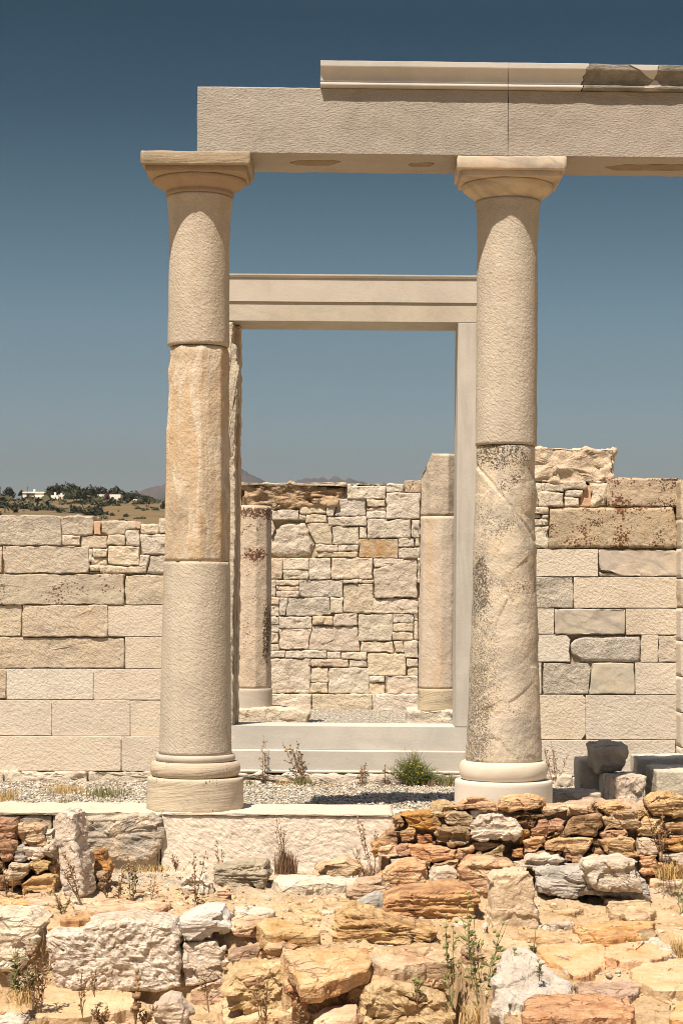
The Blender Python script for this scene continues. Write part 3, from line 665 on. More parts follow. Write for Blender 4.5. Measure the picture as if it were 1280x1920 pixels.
step_block(739, 1290, 'low white step block behind the orange rubble wall under the right column', M['step'], zt=-.03, sp=.016, amp=.003, fq=40, rq=list(np.linspace(0, .97, 46)))
step_block(-220, 98, 'grey-faced step block at the left edge under the pale paving slab', M['greystep'], zt=-.022, fac=.006)
step_block(100, 301, 'short step block left of the left column behind the weathered grey slab', M['baseold'], zt=-.022, fac=.004)
step_block(-220, 302, 'thin pale paving slab on the step from the left edge to the left column', M['pave'], zt=0., zb=-.020, yf=-.375, r=.006, amp=.003, wob=.008)
step_block(303.5, 736, 'thin pale paving slab on the step between the two columns', M['pave'], zt=0., zb=-.010, yf=-.37, r=.006, amp=.002, wob=.004)
pl = [(x, y) for x, y in pxs("120,1542 150,1532 220,1530 285,1526 300,1538 307,1570 303,1592 275,1614 235,1618 180,1606 130,1600 118,1570")]
o = wallstone('weathered_slab', pl, -.40, .10, M['greystep'], None, r=.03, rn=.03, sp=.0125, wob=.01, amp=.006, fq=18, fac=.012, ffq=7, smooth=False, layer=.006, lfq=(4, 4, 30)); tag(o, 'dark grey weathered slab leaning on the step below the left column', 'slab')

# ------------------------------------------------------------------ temple front wall, left and right of the doorway
WY = 3.55
def wall_rects(parent, rows, org, sc, Yf, th, name='block', gap=1.1):
    rnd = random.Random(5)
    for row in rows:
        co, mt = row[0], row[1]; kw = row[2] if len(row) > 2 else {}
        v = [float(a) for a in co.replace(',', ' ').split()]
        if len(v) == 4: P = [(v[0], v[1]), (v[2], v[1]), (v[2], v[3]), (v[0], v[3])]
        else: P = list(zip(v[::2], v[1::2]))
        P = [(org[0] + x / sc, org[1] + y / sc) for x, y in P]
        cxp = sum(p[0] for p in P) / len(P); cyp = sum(p[1] for p in P) / len(P)
        new = mt == 'new'
        g_ = kw.get('gap', .12 if new else (.28 if mt.startswith('rub') else .36))
        Q = []
        for x, y in P:
            j = 0 if new else rnd.uniform(-.5, .5)
            Q.append((x - math.copysign(g_, x - cxp) + j, y - math.copysign(g_, y - cyp) + j * .6))
        d = kw.get('d', rnd.uniform(-.004, .004) if new else rnd.uniform(-.012, .012))
        st = dict(r=.0035, sp=.035, wob=.001, amp=.0015) if new else dict(r=.009, sp=.025, wob=.006, amp=.003, fq=18, fac=.002, ffq=5)
        if mt.startswith('rub'): st = dict(r=.016, rn=.014, sp=.022, wob=.007, amp=.005, fq=14, fac=.006, ffq=8)
        if kw.get('rough'): st.update(fac=.016, ffq=6, amp=.009, r=.025, rn=.02)
        st.update({k_: v_ for k_, v_ in kw.items() if k_ in ('r', 'rn', 'wob', 'fac', 'amp')})
        wallstone(name, Q, Yf + d, th - .02 + d, M[mt], parent, **st)
def boxmesh(name, x0, x1, y0, y1, z0, z1, mat, parent=None, sp=.12):
    return loft(name, [(x0, z0), (x1, z0), (x1, z1), (x0, z1)], (0, 0, 0), EX, EZ, EF, -y0, -y1, mat, parent, r=.01, sp=sp, wob=0, amp=.002)
zw0 = PORCH - .25
wl = thing('ashlar_wall', (unX(150, 1470, WY), WY, PORCH), 'long pale block wall left of the left column, topped by small stones', 'wall')
o0, s0 = (0, 860), 2.824
boxmesh('wall_core', unX(-150, 1200, WY), unX(440, 1200, WY), WY + .045, WY + .5, zw0, unZ(100, 985, WY), M['core'], wl)
wall_rects(wl, [
    ("-260,300 325,458", 'grey', dict(rough=0)), ("315,303 497,303 496,404 330,405", 'rubg'), ("330,406 430,460", 'rubw'), ("431,408 571,471", 'old'), ("498,332 536,332 536,406 498,404", 'orepair'), ("536,330 715,332 722,372 672,378 665,402 568,406 560,396 536,390", 'rubt'),
    ("716,332 745,334 745,372 722,372", 'orepair'), ("568,402 630,398 665,405 666,459 568,459", 'rubw'), ("668,380 742,373 742,460 668,460", 'rubw'), ("745,346 841,346 841,398 750,396", 'rubw'), ("842,318 960,318 960,396 842,396", 'rubw'), ("745,400 960,400 960,508 745,508", 'rubw'),
    ("-300,465 14,605", 'old'), ("18,463 470,605", 'old'), ("472,476 491,545", 'rubw'), ("492,475 570,522", 'rubw'), ("480,523 570,561", 'rubw'), ("573,462 741,565", 'rubw'), ("742,510 796,510 780,572 742,570", 'rubw'), ("796,512 960,512 960,605 775,605 785,570", 'rubg'), ("474,563 527,596", 'rubw'), ("474,598 527,608", 'rubt'), ("529,568 776,568 776,607 529,607", 'rubt'),
    ("-300,612 661,772", 'spot', dict(d=-.008)), ("663,615 960,773", 'old'),
    ("-300,776 116,941", 'old'), ("118,774 572,942", 'old'), ("574,777 1000,941", 'new'),
    ("-300,946 662,1109", 'old'), ("664,943 1100,1111", 'new'), ("-300,1113 34,1271", 'old'), ("36,1113 495,1275", 'new'), ("496,1114 1150,1277", 'new'),
    ("-300,1278 275,1466", 'new'), ("276,1279 690,1468", 'new'), ("691,1281 1200,1469", 'new'), ("-300,1470 642,1653", 'new', dict(d=-.02)), ("644,1471 1240,1655", 'new', dict(d=-.02)),
    ("-300,1655 22,1720", 'rubw', dict(d=-.03)), ("23,1656 468,1730", 'rubw', dict(d=-.05, rough=1)), ("470,1657 1240,1730", 'rubw', dict(d=-.03))], o0, s0, WY, .48)
wr = thing('ashlar_wall', (unX(1150, 1470, WY), WY, PORCH), 'tall stepped block wall right of the right column, topped by rust-spotted blocks', 'wall')
o0, s0 = (860, 800), 2.595
boxmesh('wall_core', unX(945, 1200, WY), unX(1258, 1200, WY), WY + .05, WY + .5, zw0, unZ(1100, 925, WY), M['core'], wr)
wall_rects(wr, [
    ("180,98 420,98 700,108 757,110 757,248 716,270 640,275 180,275", 'rubt', dict(rough=1, fac=.022)), ("718,248 930,248 1073,250 1073,390 720,390", 'lich', dict(r=.02)),
    ("180,278 404,330", 'rubw'), ("406,276 512,318", 'rubw'), ("508,262 618,265 618,300 510,306", 'rubw'), ("514,306 604,308 600,340 514,340", 'rubw'), ("180,333 382,388", 'rubw'), ("385,321 511,389", 'rubw'), ("513,342 585,345 585,389 513,389", 'rubw'), ("590,345 605,308 620,285 650,285 640,388 588,389", 'orepair', dict(d=.03)), ("640,280 718,276 718,386 642,388", 'rubw', dict(rough=1)),
    ("180,392 434,424", 'rubw'), ("180,427 400,446", 'rubw'), ("402,427 434,446", 'rubw'), ("180,449 434,480", 'rubw'), ("180,483 435,594", 'rubg'), ("438,394 1040,392 1070,520 1068,590 438,592", 'lich', dict(d=-.015, r=.03)),
    ("180,597 676,728", 'new'), ("679,598 780,596 1072,600 1072,728 800,728 740,708 680,700", 'veined', dict(fac=.005)), ("680,704 738,712 795,728 680,728", 'grey', dict(d=.02)),
    ("180,732 556,881", 'grey', dict(fac=.012)), ("558,732 1072,882", 'new'), ("180,885 462,1008", 'new'), ("465,887 808,1010", 'veined'), ("811,886 1072,1012", 'new'),
    ("180,1012 520,1012 541,1035 534,1090 542,1143 180,1143", 'new'), ("600,1017 885,1017 890,1060 878,1145 600,1143 545,1110 538,1060 560,1035", 'grey', dict(r=.03)), ("888,1012 968,1012 966,1145 882,1145", 'new'), ("970,1018 1068,1018 1072,1060 1050,1080 1070,1100 1068,1145 970,1145", 'old'),
    ("180,1148 400,1300", 'new'), ("412,1150 628,1150 642,1170 635,1240 628,1300 410,1300 403,1270", 'grey'), ("645,1150 853,1150 855,1302 632,1302 640,1240", 'veined'), ("857,1149 1072,1303", 'new'), ("180,1305 600,1305 616,1320 616,1495 595,1522 180,1522", 'new'), ("617,1307 1072,1522", 'new'),
    ("180,1526 1052,1700", 'new', dict(d=-.02)), ("1055,1530 1072,1700", 'new'), ("180,1702 550,1790", 'rubw', dict(d=-.05, rough=1)), ("552,1702 1072,1790", 'rubw', dict(d=-.03))], o0, s0, WY, .48)
we = thing('wall_end', (unX(1290, 1470, 3.3), 3.3, PORCH), 'wall end rising at the right edge of the picture beside the dark gap', 'wall')
wall_rects(we, [("1078,256 1500,450", 'old'), ("1078,453 1500,590", 'old'), ("1078,593 1500,735", 'new'), ("1078,738 1500,880", 'old'), ("1078,884 1500,1040", 'new'), ("1078,1043 1500,1215", 'new'), ("1078,1218 1500,1390", 'new'), ("1078,1393 1500,1560", 'new'), ("1078,1563 1500,1800", 'new')], o0, s0, 3.3, .7)

# ------------------------------------------------------------------ doorway: threshold, jambs, lintel
dr = thing('doorway', (unX(650, 1450, WY), WY, PORCH), 'tall empty marble door frame standing between the two front columns', 'door frame')
DY0, DY1 = WY - .02, WY + .53
zT = unZ(640, 1362, DY0); zM = unZ(640, 1405.5, DY0); zB = unZ(640, 1449, DY0)
xT0, xT1 = unX(318, 1400, DY0), unX(985, 1400, DY0)
th_ = loft('threshold', [(DY0, zM), (DY1, zM), (DY1, zT), (DY0, zT)], (0, 0, 0), EY_, EZ, EX, xT1, xT0, M['sill'], dr, r=.008, sp=.05, wob=0, amp=.0008, rq=[0, .1, .3, .6], smooth=False)
loft('sill_course', [(DY0 - .03, zB + .026), (DY1, zB + .026), (DY1, zM - .002), (DY0 - .006, zM - .002), (DY0 - .03, zM - .014)], (0, 0, 0), EY_, EZ, EX, xT1, xT0, M['sill'], dr, r=.006, sp=.05, wob=0, amp=.0008, rq=[0, .1, .3, .6], smooth=False)
loft('base_moulding', [(DY0 - .03 - .022 * math.cos(a), zB + .012 + .013 * math.sin(a)) for a in np.linspace(-1.5, 1.5, 9)] + [(DY1, zB + .025), (DY1, zB - .001)], (0, 0, 0), EY_, EZ, EX, xT1, xT0, M['sill'], dr, r=.002, sp=.02, wob=0, amp=0, rq=[0, .3, .6], smooth=False)
wallstone('foundation', pxs("316,1451 986,1452 986,1500 316,1500"), DY0 - .075, .5, M['rubw'], dr, r=.02, sp=.03, wob=.006, amp=.01, fac=.012)
xl = unX(447, 610, DY0); xr = unX(858.5, 602, DY0); zS = unZ(650, 602.5, DY0); zLt = unZ(650, 515.5, DY0)
loft('jamb', [(xr, zT + .001), (xr + .34, zT + .001), (xr + .34, zS - .002), (xr, zS - .002)], (0, 0, 0), EX, EZ, EF, -DY0, -DY1 + .02, M['jambm'], dr, r=.004, sp=.04, wob=0, amp=.0006, smooth=False)
jb = loft('jamb', [(xl - .36, zT + .001), (xl - .02, zT + .001), (xl - .025, 1.4), (xl - .012, 2.0), (xl - .02, 2.6), (xl - .015, 3.1), (xl + .0, zS - .42), (xl - .01, zS - .24), (xl - .05, zS - .18), (xl - .04, zS - .002), (xl - .36, zS - .002)], (0, 0, 0), EX, EZ, EF, -DY0, -DY0 - .24, M['old'], dr, r=.012, sp=.02, wob=.006, amp=.006, fac=.008, ffq=10)
jb['label'] = 'broken weathered front of the old jamb'
loft('jamb', [(xl - .36, zT + .001), (xl, zT + .001), (xl, zS - .002), (xl - .36, zS - .002)], (0, 0, 0), EX, EZ, EF, -DY0 - .245, -DY1 + .02, M['drumold'], dr, r=.012, sp=.02, wob=.004, amp=.006, fac=.006, ffq=8)
# lintel: soffit block with two fasciae and a crowning moulding
zg1 = unZ(650, 566.5, DY0); zg2 = unZ(650, 522.5, DY0)
xL0, xL1 = xl - .40, xr + .38
def lint(name, P, parent): return loft(name, P, (0, 0, 0), EY_, EZ, EX, xL1, xL0, M['smooth'], parent, r=.003, sp=.05, wob=0, amp=.0006, rq=[0, .1, .3, .6], smooth=False)
ln = lint('lintel', [(DY0, zS), (DY1, zS), (DY1, zg1 - .001), (DY0, zg1 - .001)], dr)
lint('lintel_fascia', [(DY0 - .013, zg1), (DY1, zg1), (DY1, zg2), (DY0 - .013, zg2)], dr)
lint('crown_moulding', [(DY0 - .022, zg2 + .001), (DY1, zg2 + .001), (DY1, zLt), (DY0 - .030, zLt), (DY0 - .030, zLt - .012)], dr)

# ------------------------------------------------------------------ cella back wall and inner columns
BY = 10.3
bw = thing('rubble_wall', (0, BY, CELLA), 'irregular stone back wall seen through the doorway', 'wall')
o0, s0 = (400, 820), 2.56
boxmesh('wall_core', unX(375, 1200, BY), unX(905, 1200, BY), BY + .06, BY + .7, CELLA - .3, unZ(650, 915, BY), M['core'], bw)
wall_rects(bw, [
    ("-60,224 135,224 135,340 -60,342", 'rubt'), ("136,228 400,232 636,232 632,290 580,328 300,332 170,345 136,342", 'orock', dict(rough=1, fac=.05, amp=.02, r=.05)), ("-60,216 638,218 638,234 -60,232", 'rubw', dict(d=-.03)),
    ("640,222 664,296", 'rubw'), ("660,232 828,232 828,296 660,296", 'rubw'), ("664,221 830,230", 'rubw'), ("829,223 915,264", 'rubw'), ("916,205 998,266", 'lich'),
    ("280,348 412,397", 'rubg'), ("414,330 543,366", 'rubt'), ("412,368 443,397", 'rubw'), ("444,368 546,410", 'rubt'), ("541,328 582,328 578,378 548,378", 'rubw'), ("590,293 732,293 732,379 582,379", 'rubg'), ("735,297 826,333", 'rubt'), ("735,336 826,352", 'rubt'), ("735,354 826,389", 'rubw'), ("829,266 992,266 990,391 829,391", 'rubw'),
    ("275,395 303,440 285,470 275,470", 'rubw'), ("280,480 310,425 360,410 440,412 460,450 490,515 470,562 400,572 330,575 282,560", 'rubg', dict(rough=1, r=.07, rn=.05, fac=.012)), ("443,413 568,412 568,514 490,514", 'rubt'), ("548,381 733,425", 'rubw'), ("570,427 697,514", 'rubg'), ("700,428 736,485", 'rubw'), ("738,393 947,485", 'rubg'), ("949,396 988,480", 'rubw'),
    ("492,516 597,548", 'rubt'), ("598,516 694,546", 'rubw'), ("487,549 692,576", 'rubt'), ("697,487 885,578", 'orub'), ("888,482 966,527", 'rubg'), ("967,484 988,524", 'rubt'), ("887,529 988,579", 'rubw'),
    ("275,580 332,681", 'rubt'), ("334,578 458,635", 'rubw'), ("334,637 457,683", 'rubg'), ("459,578 564,683", 'rubw'), ("566,579 765,681", 'rubt'), ("768,580 915,582 905,605 770,630", 'rubw'), ("772,632 912,595 940,590 978,592 979,771 772,771", 'rubt', dict(d=-.02)), ("980,580 992,700", 'rubw'),
    ("275,683 300,766", 'rubt'), ("302,683 411,712", 'rubw'), ("302,714 411,736", 'rubt'), ("302,738 411,767", 'rubt'), ("413,684 621,767", 'rubg'), ("622,682 695,701", 'rubw'), ("697,682 768,701", 'rubw'), ("623,703 768,843", 'rubt'),
    ("275,768 316,803", 'rubt'), ("275,805 316,857", 'rubw'), ("318,770 358,770 348,857 318,857", 'rubw'), ("360,770 560,768 565,850 520,858 350,858", 'rubg'), ("562,768 622,843", 'rubw'), ("766,773 981,773 981,846 760,846", 'rubw'),
    ("275,860 315,901", 'rubw'), ("317,862 474,919", 'rubw'), ("476,859 574,901", 'rubt'), ("585,847 692,847 692,903 575,903 575,865", 'rubt'), ("694,849 859,977", 'rubg'), ("861,847 960,891", 'rubw'), ("962,846 982,880", 'rubt'),
    ("275,903 315,936", 'rubw'), ("316,921 470,921 455,1018 316,1018", 'rubt'), ("478,906 690,906 705,1028 560,1028 455,1018", 'rubt'), ("706,979 860,979 868,1033 708,1031", 'rubt'), ("860,893 958,933", 'rubt'), ("858,935 958,974", 'rubw'), ("962,882 982,972", 'rubw'), ("866,980 912,980 918,1035 872,1035", 'rubw'), ("915,977 982,1059", 'rubw'),
    ("275,938 314,989", 'rubt'), ("275,991 316,1023", 'rubg'), ("275,1025 343,1058", 'rubg'), ("345,1024 544,1061", 'rubw'), ("546,1029 612,1063", 'rubw'), ("614,1033 736,1067", 'rubt'), ("739,1037 924,1145", 'rubt'), ("927,1062 982,1101", 'rubw'), ("931,1103 982,1147", 'rubw'),
    ("275,1062 466,1228", 'rubg'), ("468,1065 649,1103", 'rubt'), ("651,1069 740,1103", 'rubw'), ("467,1105 551,1176", 'rubw'), ("463,1178 551,1228", 'rubw'), ("553,1105 748,1231", 'rubg'), ("749,1143 823,1177", 'rubw'), ("750,1179 822,1231", 'rubt'), ("825,1147 982,1231", 'rubt'),
    ("-60,1233 472,1345", 'rubw', dict(d=-.08)), ("474,1233 762,1345", 'rubw', dict(d=-.08)), ("764,1233 1290,1345", 'rubw', dict(d=-.08))] + [("%d,%d %d,%d" % (a, y0, b, y1), m_) for (y0, y1, a, b, m_) in
    [(345, 470, -60, 110, 'rubt'), (345, 470, 112, 273, 'rubw'), (472, 580, -60, 60, 'rubg'), (472, 580, 62, 273, 'rubt'), (582, 700, -60, 130, 'rubw'), (582, 700, 132, 273, 'rubt'), (702, 857, -60, 90, 'rubt'), (702, 857, 92, 273, 'rubg'), (860, 1022, -60, 140, 'rubw'), (860, 1022, 142, 273, 'rubt'), (1025, 1231, -60, 100, 'rubt'), (1025, 1231, 102, 273, 'rubw'),
     (225, 400, 1000, 1290, 'rubw'), (403, 580, 992, 1150, 'rubt'), (403, 580, 1152, 1290, 'rubg'), (583, 770, 994, 1100, 'rubw'), (583, 770, 1102, 1290, 'rubt'), (773, 975, 984, 1180, 'rubt'), (773, 975, 1182, 1290, 'rubw'), (978, 1231, 984, 1120, 'rubg'), (978, 1231, 1122, 1290, 'rubt')]], o0, s0, BY, .6)

def inner_col(label, cxp, hw_top, hw_bot, Y, ytop, ybase, yplinth, mat, pm, facets, cutp, slab_poly, slab_label, pw, yj=None):
    s = (Y - CY) / F; cx, _, _ = un(cxp, 1150, Y)
    zb, zp, zt = unZ(cxp, ybase, Y), unZ(cxp, yplinth, Y), unZ(cxp, ytop, Y)
    t = thing('column', (cx, Y, zb), label, 'column', 'inner columns behind the doorway')
    rb = hw_bot * s * 1.05
    lathe('plinth', [(zb, rb), (zp - .008, rb), (zp, rb - .006)], cx, Y, M[pm], t, amp=.0008)
    def hk(V):
        V = V.copy(); zm = cutp(V[:, 0] - cx, V[:, 1] - Y)
        V[:, 2] = np.where(V[:, 2] > zm, zm + .02 * fbm(V * 12, 3, 5), V[:, 2]); return V
    zj = unZ(cxp, yj, Y) if yj else None
    lathe('drum', [(zp + .001, hw_bot * s), (zp + (zt - zp) * .5, (hw_bot + hw_top) / 2 * s), ((zj - .006) if yj else zt, hw_top * s)], cx, Y, M[mat], t, amp=.003, fq=6, facets=facets, big=.004, hook=None if yj else hk, n=110, dz=.03)
    if yj: lathe('drum', [(zj, hw_top * s * .985), (zt, hw_top * s * .97)], cx, Y, M['drumtop'], t, amp=.004, fq=8, facets=(7, 20, .9), big=.006, hook=hk, n=110, dz=.03)
    P = [(un(x, y, Y - rb - .02)[0], un(x, y, Y - rb - .02)[2]) for x, y in slab_poly]
    o = loft('base_slab', P, (0, Y - rb - .03, 0), EX, EZ, EF, 0, -2.2 * rb - .1, M['rubw'], None, r=.03, sp=.02, wob=.008, amp=.008, fac=.012)
    tag(o, slab_label, 'slab'); return t
YL, YR = 6.8, 6.5
M['drumpale'] = stone('pale_inner_column', [(.47, .40, .31), (.56, .485, .385), (.58, .49, .375)], 2.4, pick=.006, ps=44, big=.006, streak=(8, .6, (.56, .41, .25)), vein=(3, .4, (.64, .57, .48), 5), rnd=.02, speck=.2)
M['drumtop'] = stone('broken_column_top', [(.42, .34, .255), (.53, .44, .335), (.55, .445, .32)], 4., pick=.006, ps=40, big=.012, streak=(8, .5, (.34, .29, .23)), rnd=.02, speck=.25)
M['drumrust'] = stone('rust_lichen_column', [(.46, .38, .285), (.60, .50, .375), (.54, .455, .355)], 4., pick=.006, ps=36, big=.012, rnd=.03, lichen=[(RUST, .6, 60, 3.2, (2, 0, 3)), ((.10, .045, .022), 1.0, 60, 6, (1, 0, 2), un(478, 962, 6.6), (.4, .5, .09)), ((.11, .04, .018), 1.0, 60, 6, (2, 0, 2), un(478, 1040, 6.6), (.18, .5, .10)), ((.08, .05, .03), .95, 70, 6, (3, 0, 2), un(499, 1190, 6.6), (.06, .5, .45)), ((.09, .06, .04), .6, 75, 3, (5, 1, 0))], speck=.2)
inner_col('short rust-stained inner column seen beside the broken jamb', 472, 35, 37.5, YL, 949, 1331, 1290, 'drumrust', 'smooth', (10, 15, .9), lambda x, y: 10 + 0 * x, pxs("420,1328 520,1327 560,1328 581,1338 576,1352 570,1375 420,1375"), 'rough flat slab under the short rust-stained inner column', .0)
zc = unZ(822, 905, YR)
inner_col('taller tan inner column with a broken slanting top, beside the new jamb', 824, 37, 38.5, YR, 853, 1333, 1291, 'drumpale', 'baseold', (12, 2, .6), lambda x, y: np.where(x < -.09, zc + .05 + (x + .2) * 2.0, 9) , pxs("764,1332 900,1332 900,1372 764,1372"), 'rough white slab under the taller inner column', .0, 968)

# ------------------------------------------------------------------ loose blocks lying right of the right column
def lblock(label, x0p, x1p, ytop, Yf, depth, mat, zb=PORCH - .02, cat='block', **k):
    x0, x1, zt = unX(x0p, ytop, Yf), unX(x1p, ytop, Yf), unZ((x0p + x1p) / 2, ytop, Yf)
    kw = dict(r=.018, sp=.02, wob=.006, amp=.004, fac=.005, ffq=8); kw.update(k)
    if 'poly' in kw:
        P = [(un(x, y, Yf)[0], un(x, y, Yf)[2]) for x, y in kw.pop('poly')]
    else: P = [(x0, zb), (x1, zb), (x1, zt), (x0, zt)]
    return tag(loft('loose_block', P, (0, Yf, 0), EX, EZ, EF, 0, -depth, M[mat], None, **kw), label, cat, 'loose blocks by the right wall')
lblock('square block with a pitted front standing between darker blocks', 1139, 1211, 1456, 1.45, .30, 'pit', fac=.012)
lblock('upright slab in shade with the dark veined boulder in front of its top', 1086, 1150, 1425, 2.12, .40, 'blk')
lblock('low block carrying the dark veined boulder', 1129, 1200, 1452, 1.80, .26, 'blk')
lblock('dark veined boulder perched on a low block', 0, 0, 0, 1.84, .30, 'dkblk', poly=pxs("1105,1399 1112,1395 1140,1391 1165,1393 1178,1400 1178,1422 1170,1440 1166,1449 1120,1449 1112,1440"), r=.05, rn=.05, fac=.012, amp=.008, cat='boulder')
lblock('wide squared block at the back near the right edge', 1194, 1300, 1421, 2.35, .45, 'blk')
lblock('long squared block running back, at the right edge in front', 1231, 1330, 1446, 1.5, .62, 'blk')
lblock('low dark trough-like stone beside the right column base', 1037, 1127, 1487, .95, .40, 'dkblk')
lblock('small rough white stone at the wall foot behind the trough-like stone', 0, 0, 0, 3.30, .22, 'rubw', poly=pxs("1035,1478 1050,1456 1072,1455 1074,1490 1035,1492"), fac=.012, cat='stone')

# ------------------------------------------------------------------ dry-stone rubble wall at right, in front of the right column
dw = thing('rubble_wall', (unX(990, 1640, -1.0), -1.0, -.42), 'low dry wall of orange and brown stones before the right column', 'wall')
P = pxs("712,1600 735,1562 770,1540 830,1525 900,1518 1000,1516 1290,1512 1420,1512 1420,1690 712,1690")
wallstone('wall_core', P, -.80, .46, M['mud'], dw, r=.05, sp=.03, wob=.012, amp=.02, fac=.03)
def rub(org, txt, parent=dw, name='stone', y_lo=1650, Ylo=-.96, Yhi=-.84, y_hi=1505, grow=.8, **kw):
    rnd = random.Random(17 + len(txt))
    for line in txt.strip().split('\n'):
        a = line.split(';'); mt = a[0].strip(); P = pxs(a[1], org, 4.0)
        cx = sum(p[0] for p in P) / len(P); cy = sum(p[1] for p in P) / len(P)
        P = [(x + math.copysign(grow, x - cx), y + math.copysign(grow * .7, y - cy)) for x, y in P]
        Yf = Yhi + (Ylo - Yhi) * (cy - y_hi) / (y_lo - y_hi) + rnd.uniform(-.025, .02) + (float(a[2]) if len(a) > 2 else 0)
        sz = min(max(p[0] for p in P) - min(p[0] for p in P), max(p[1] for p in P) - min(p[1] for p in P)) / 300
        k = dict(r=.12 * sz, rn=.012 + .05 * sz, sp=.012, wob=.008, amp=.003, fq=26, fac=.019, ffq=9, layer=.003, lfq=(5, 5, 52), ledge=.026, ledf=34, topk=.4, smooth=False); k.update(kw)
        wallstone(name, P, Yf - .02, .20 + .4 * sz, M[mt], parent, **k)
rub((640, 1480), """
sch;690,115 780,105 850,130 845,165 760,185 690,192
sor;860,130 950,78 1080,72 1140,85 1160,160 1040,155 900,150
sch;1170,160 1210,80 1300,72 1430,62 1525,95 1510,130 1400,140 1290,165
sbr;380,225 450,195 490,245 482,280 410,292
srd;440,190 620,180 685,195 745,255 735,290 600,298 510,270 480,225;.02
sbr;765,200 850,165 930,175 975,220 960,290 880,275 790,255
sbr;690,330 740,285 850,280 940,310 980,360 960,415 850,425 720,410 690,370
swh;960,250 1060,215 1200,190 1290,230 1340,300 1280,370 1150,385 1040,395 960,340;-.03
swh;965,165 1060,150 1200,175 1190,215 1060,222 980,212;.05
sbr;280,380 340,330 440,310 450,370 390,420 290,430
sor;450,330 500,290 550,300 540,370 460,390
srd;560,332 678,330 672,385 582,390;.05
srd;585,395 700,400 690,435 600,432;.05
sch;265,470 310,430 400,425 410,490 340,515 280,505
sor;410,430 490,420 500,480 430,505
sor;495,430 600,430 720,425 860,460 830,520 680,530 520,510
sor;840,510 880,440 980,430 980,490 900,530
sch;985,500 1050,460 1050,490 940,545
sbr;1045,510 1120,460 1215,420 1215,500 1130,545 1050,530
sch;690,555 870,532 880,570 850,585 700,585;-.04
sgr;380,535 500,505 505,545 390,562;-.04
sch;505,530 660,555 670,600 520,575;-.03
sor;985,400 1080,400 1215,405 1190,430 1090,455 1000,450;.04
srd;700,300 760,260 780,285 740,300;.04
sor;240,440 275,400 280,470 262,500;.02
""")
rub((960, 1480), """
sch;240,130 400,120 430,150 280,190 245,190
sch;432,150 560,140 640,150 640,180 430,185
sor;640,130 780,115 890,140 860,172 690,182
sor;1015,90 1080,55 1200,40 1290,60 1290,190 1150,195 1060,190 1030,140;-.02
sch;885,160 990,145 1030,190 960,215 890,195;.02
sch;20,205 100,165 180,190 240,195 230,215 100,205;.02
sbr;0,235 100,205 175,240 160,290 60,275 0,270;.02
srd;20,305 120,300 130,340 60,380 20,350
srd;135,350 200,230 330,210 405,240 370,290 260,355
sbr;405,290 470,210 650,185 665,290 620,350 480,345 410,340;-.01
sor;672,230 760,180 900,180 955,220 950,290 850,308 700,300
sch;660,315 840,310 880,340 860,370 690,380 655,345
sch;945,270 1000,215 1140,215 1145,260 1090,340 950,340
sor;1150,260 1290,235 1290,310 1170,300;.03
sor;1175,345 1290,345 1290,372 1190,375;.03
sor;80,390 230,365 240,430 170,470 90,475
sor;240,400 320,375 480,365 590,380 560,450 400,480 250,455;-.01
sbr;590,370 650,370 680,480 610,480;.02
sor;660,390 800,370 930,380 940,500 830,510 720,500;-.01
spk;945,375 1080,375 1085,465 1040,485 950,480;-.02
sor;1130,400 1290,370 1290,460 1150,440;.01
srd;0,450 80,450 90,520 0,520
sch;460,530 600,505 700,520 560,555 470,555
sbr;400,480 560,455 510,530 400,555;.03
spk;1110,500 1290,480 1290,565 1120,540;-.02
sor;950,500 1080,500 1130,640 980,660 960,560;.0
srd;0,270 40,280 25,330 0,340;.03
sbr;370,290 420,345 250,365 290,350;.06
sbr;95,480 235,470 370,480 340,490 120,520;.04
sor;1130,560 1290,575 1290,650 1120,640;.03
swh;60,560 130,520 350,490 375,530 350,580 200,605 90,590;-.08
""")

# ------------------------------------------------------------------ rubble wall stub at left
lw = thing('rubble_wall', (unX(50, 1660, -1.2), -1.2, -.42), 'stub of rubble wall at the left edge behind the standing pale slab', 'wall')
wallstone('wall_core', pxs("-60,1560 60,1560 102,1590 105,1690 -60,1690"), -1.0, .4, M['mud'], lw, r=.05, sp=.03, wob=.012, amp=.02, fac=.03)
rub((0, 1480), """
srd;-120,240 90,240 115,275 105,490 60,530 -120,535;-.05
sch;115,290 250,270 310,300 345,380 350,410 310,432 170,428 145,380
sgr;118,430 165,432 190,500 150,545 112,540;.02
swh;170,440 290,435 330,500 220,540 180,520
swh;295,470 400,405 410,530 330,500
sya;220,545 290,515 380,550 370,610 280,635 230,600
spk;35,620 90,560 200,555 215,610 160,665 50,660
sya;155,715 240,665 400,655 430,700 400,765 180,782;-.02
swh;335,330 390,315 400,395 345,382;.03
sbr;-120,545 30,545 30,640 -120,650;.03
sbr;20,675 140,672 148,715 30,715;.05
sbr;-120,660 15,665 15,745 -120,750;.02
sor;380,580 412,570 415,640 385,640;.04
""", lw, 'stone', 1680, -1.25, -1.1, 1535)

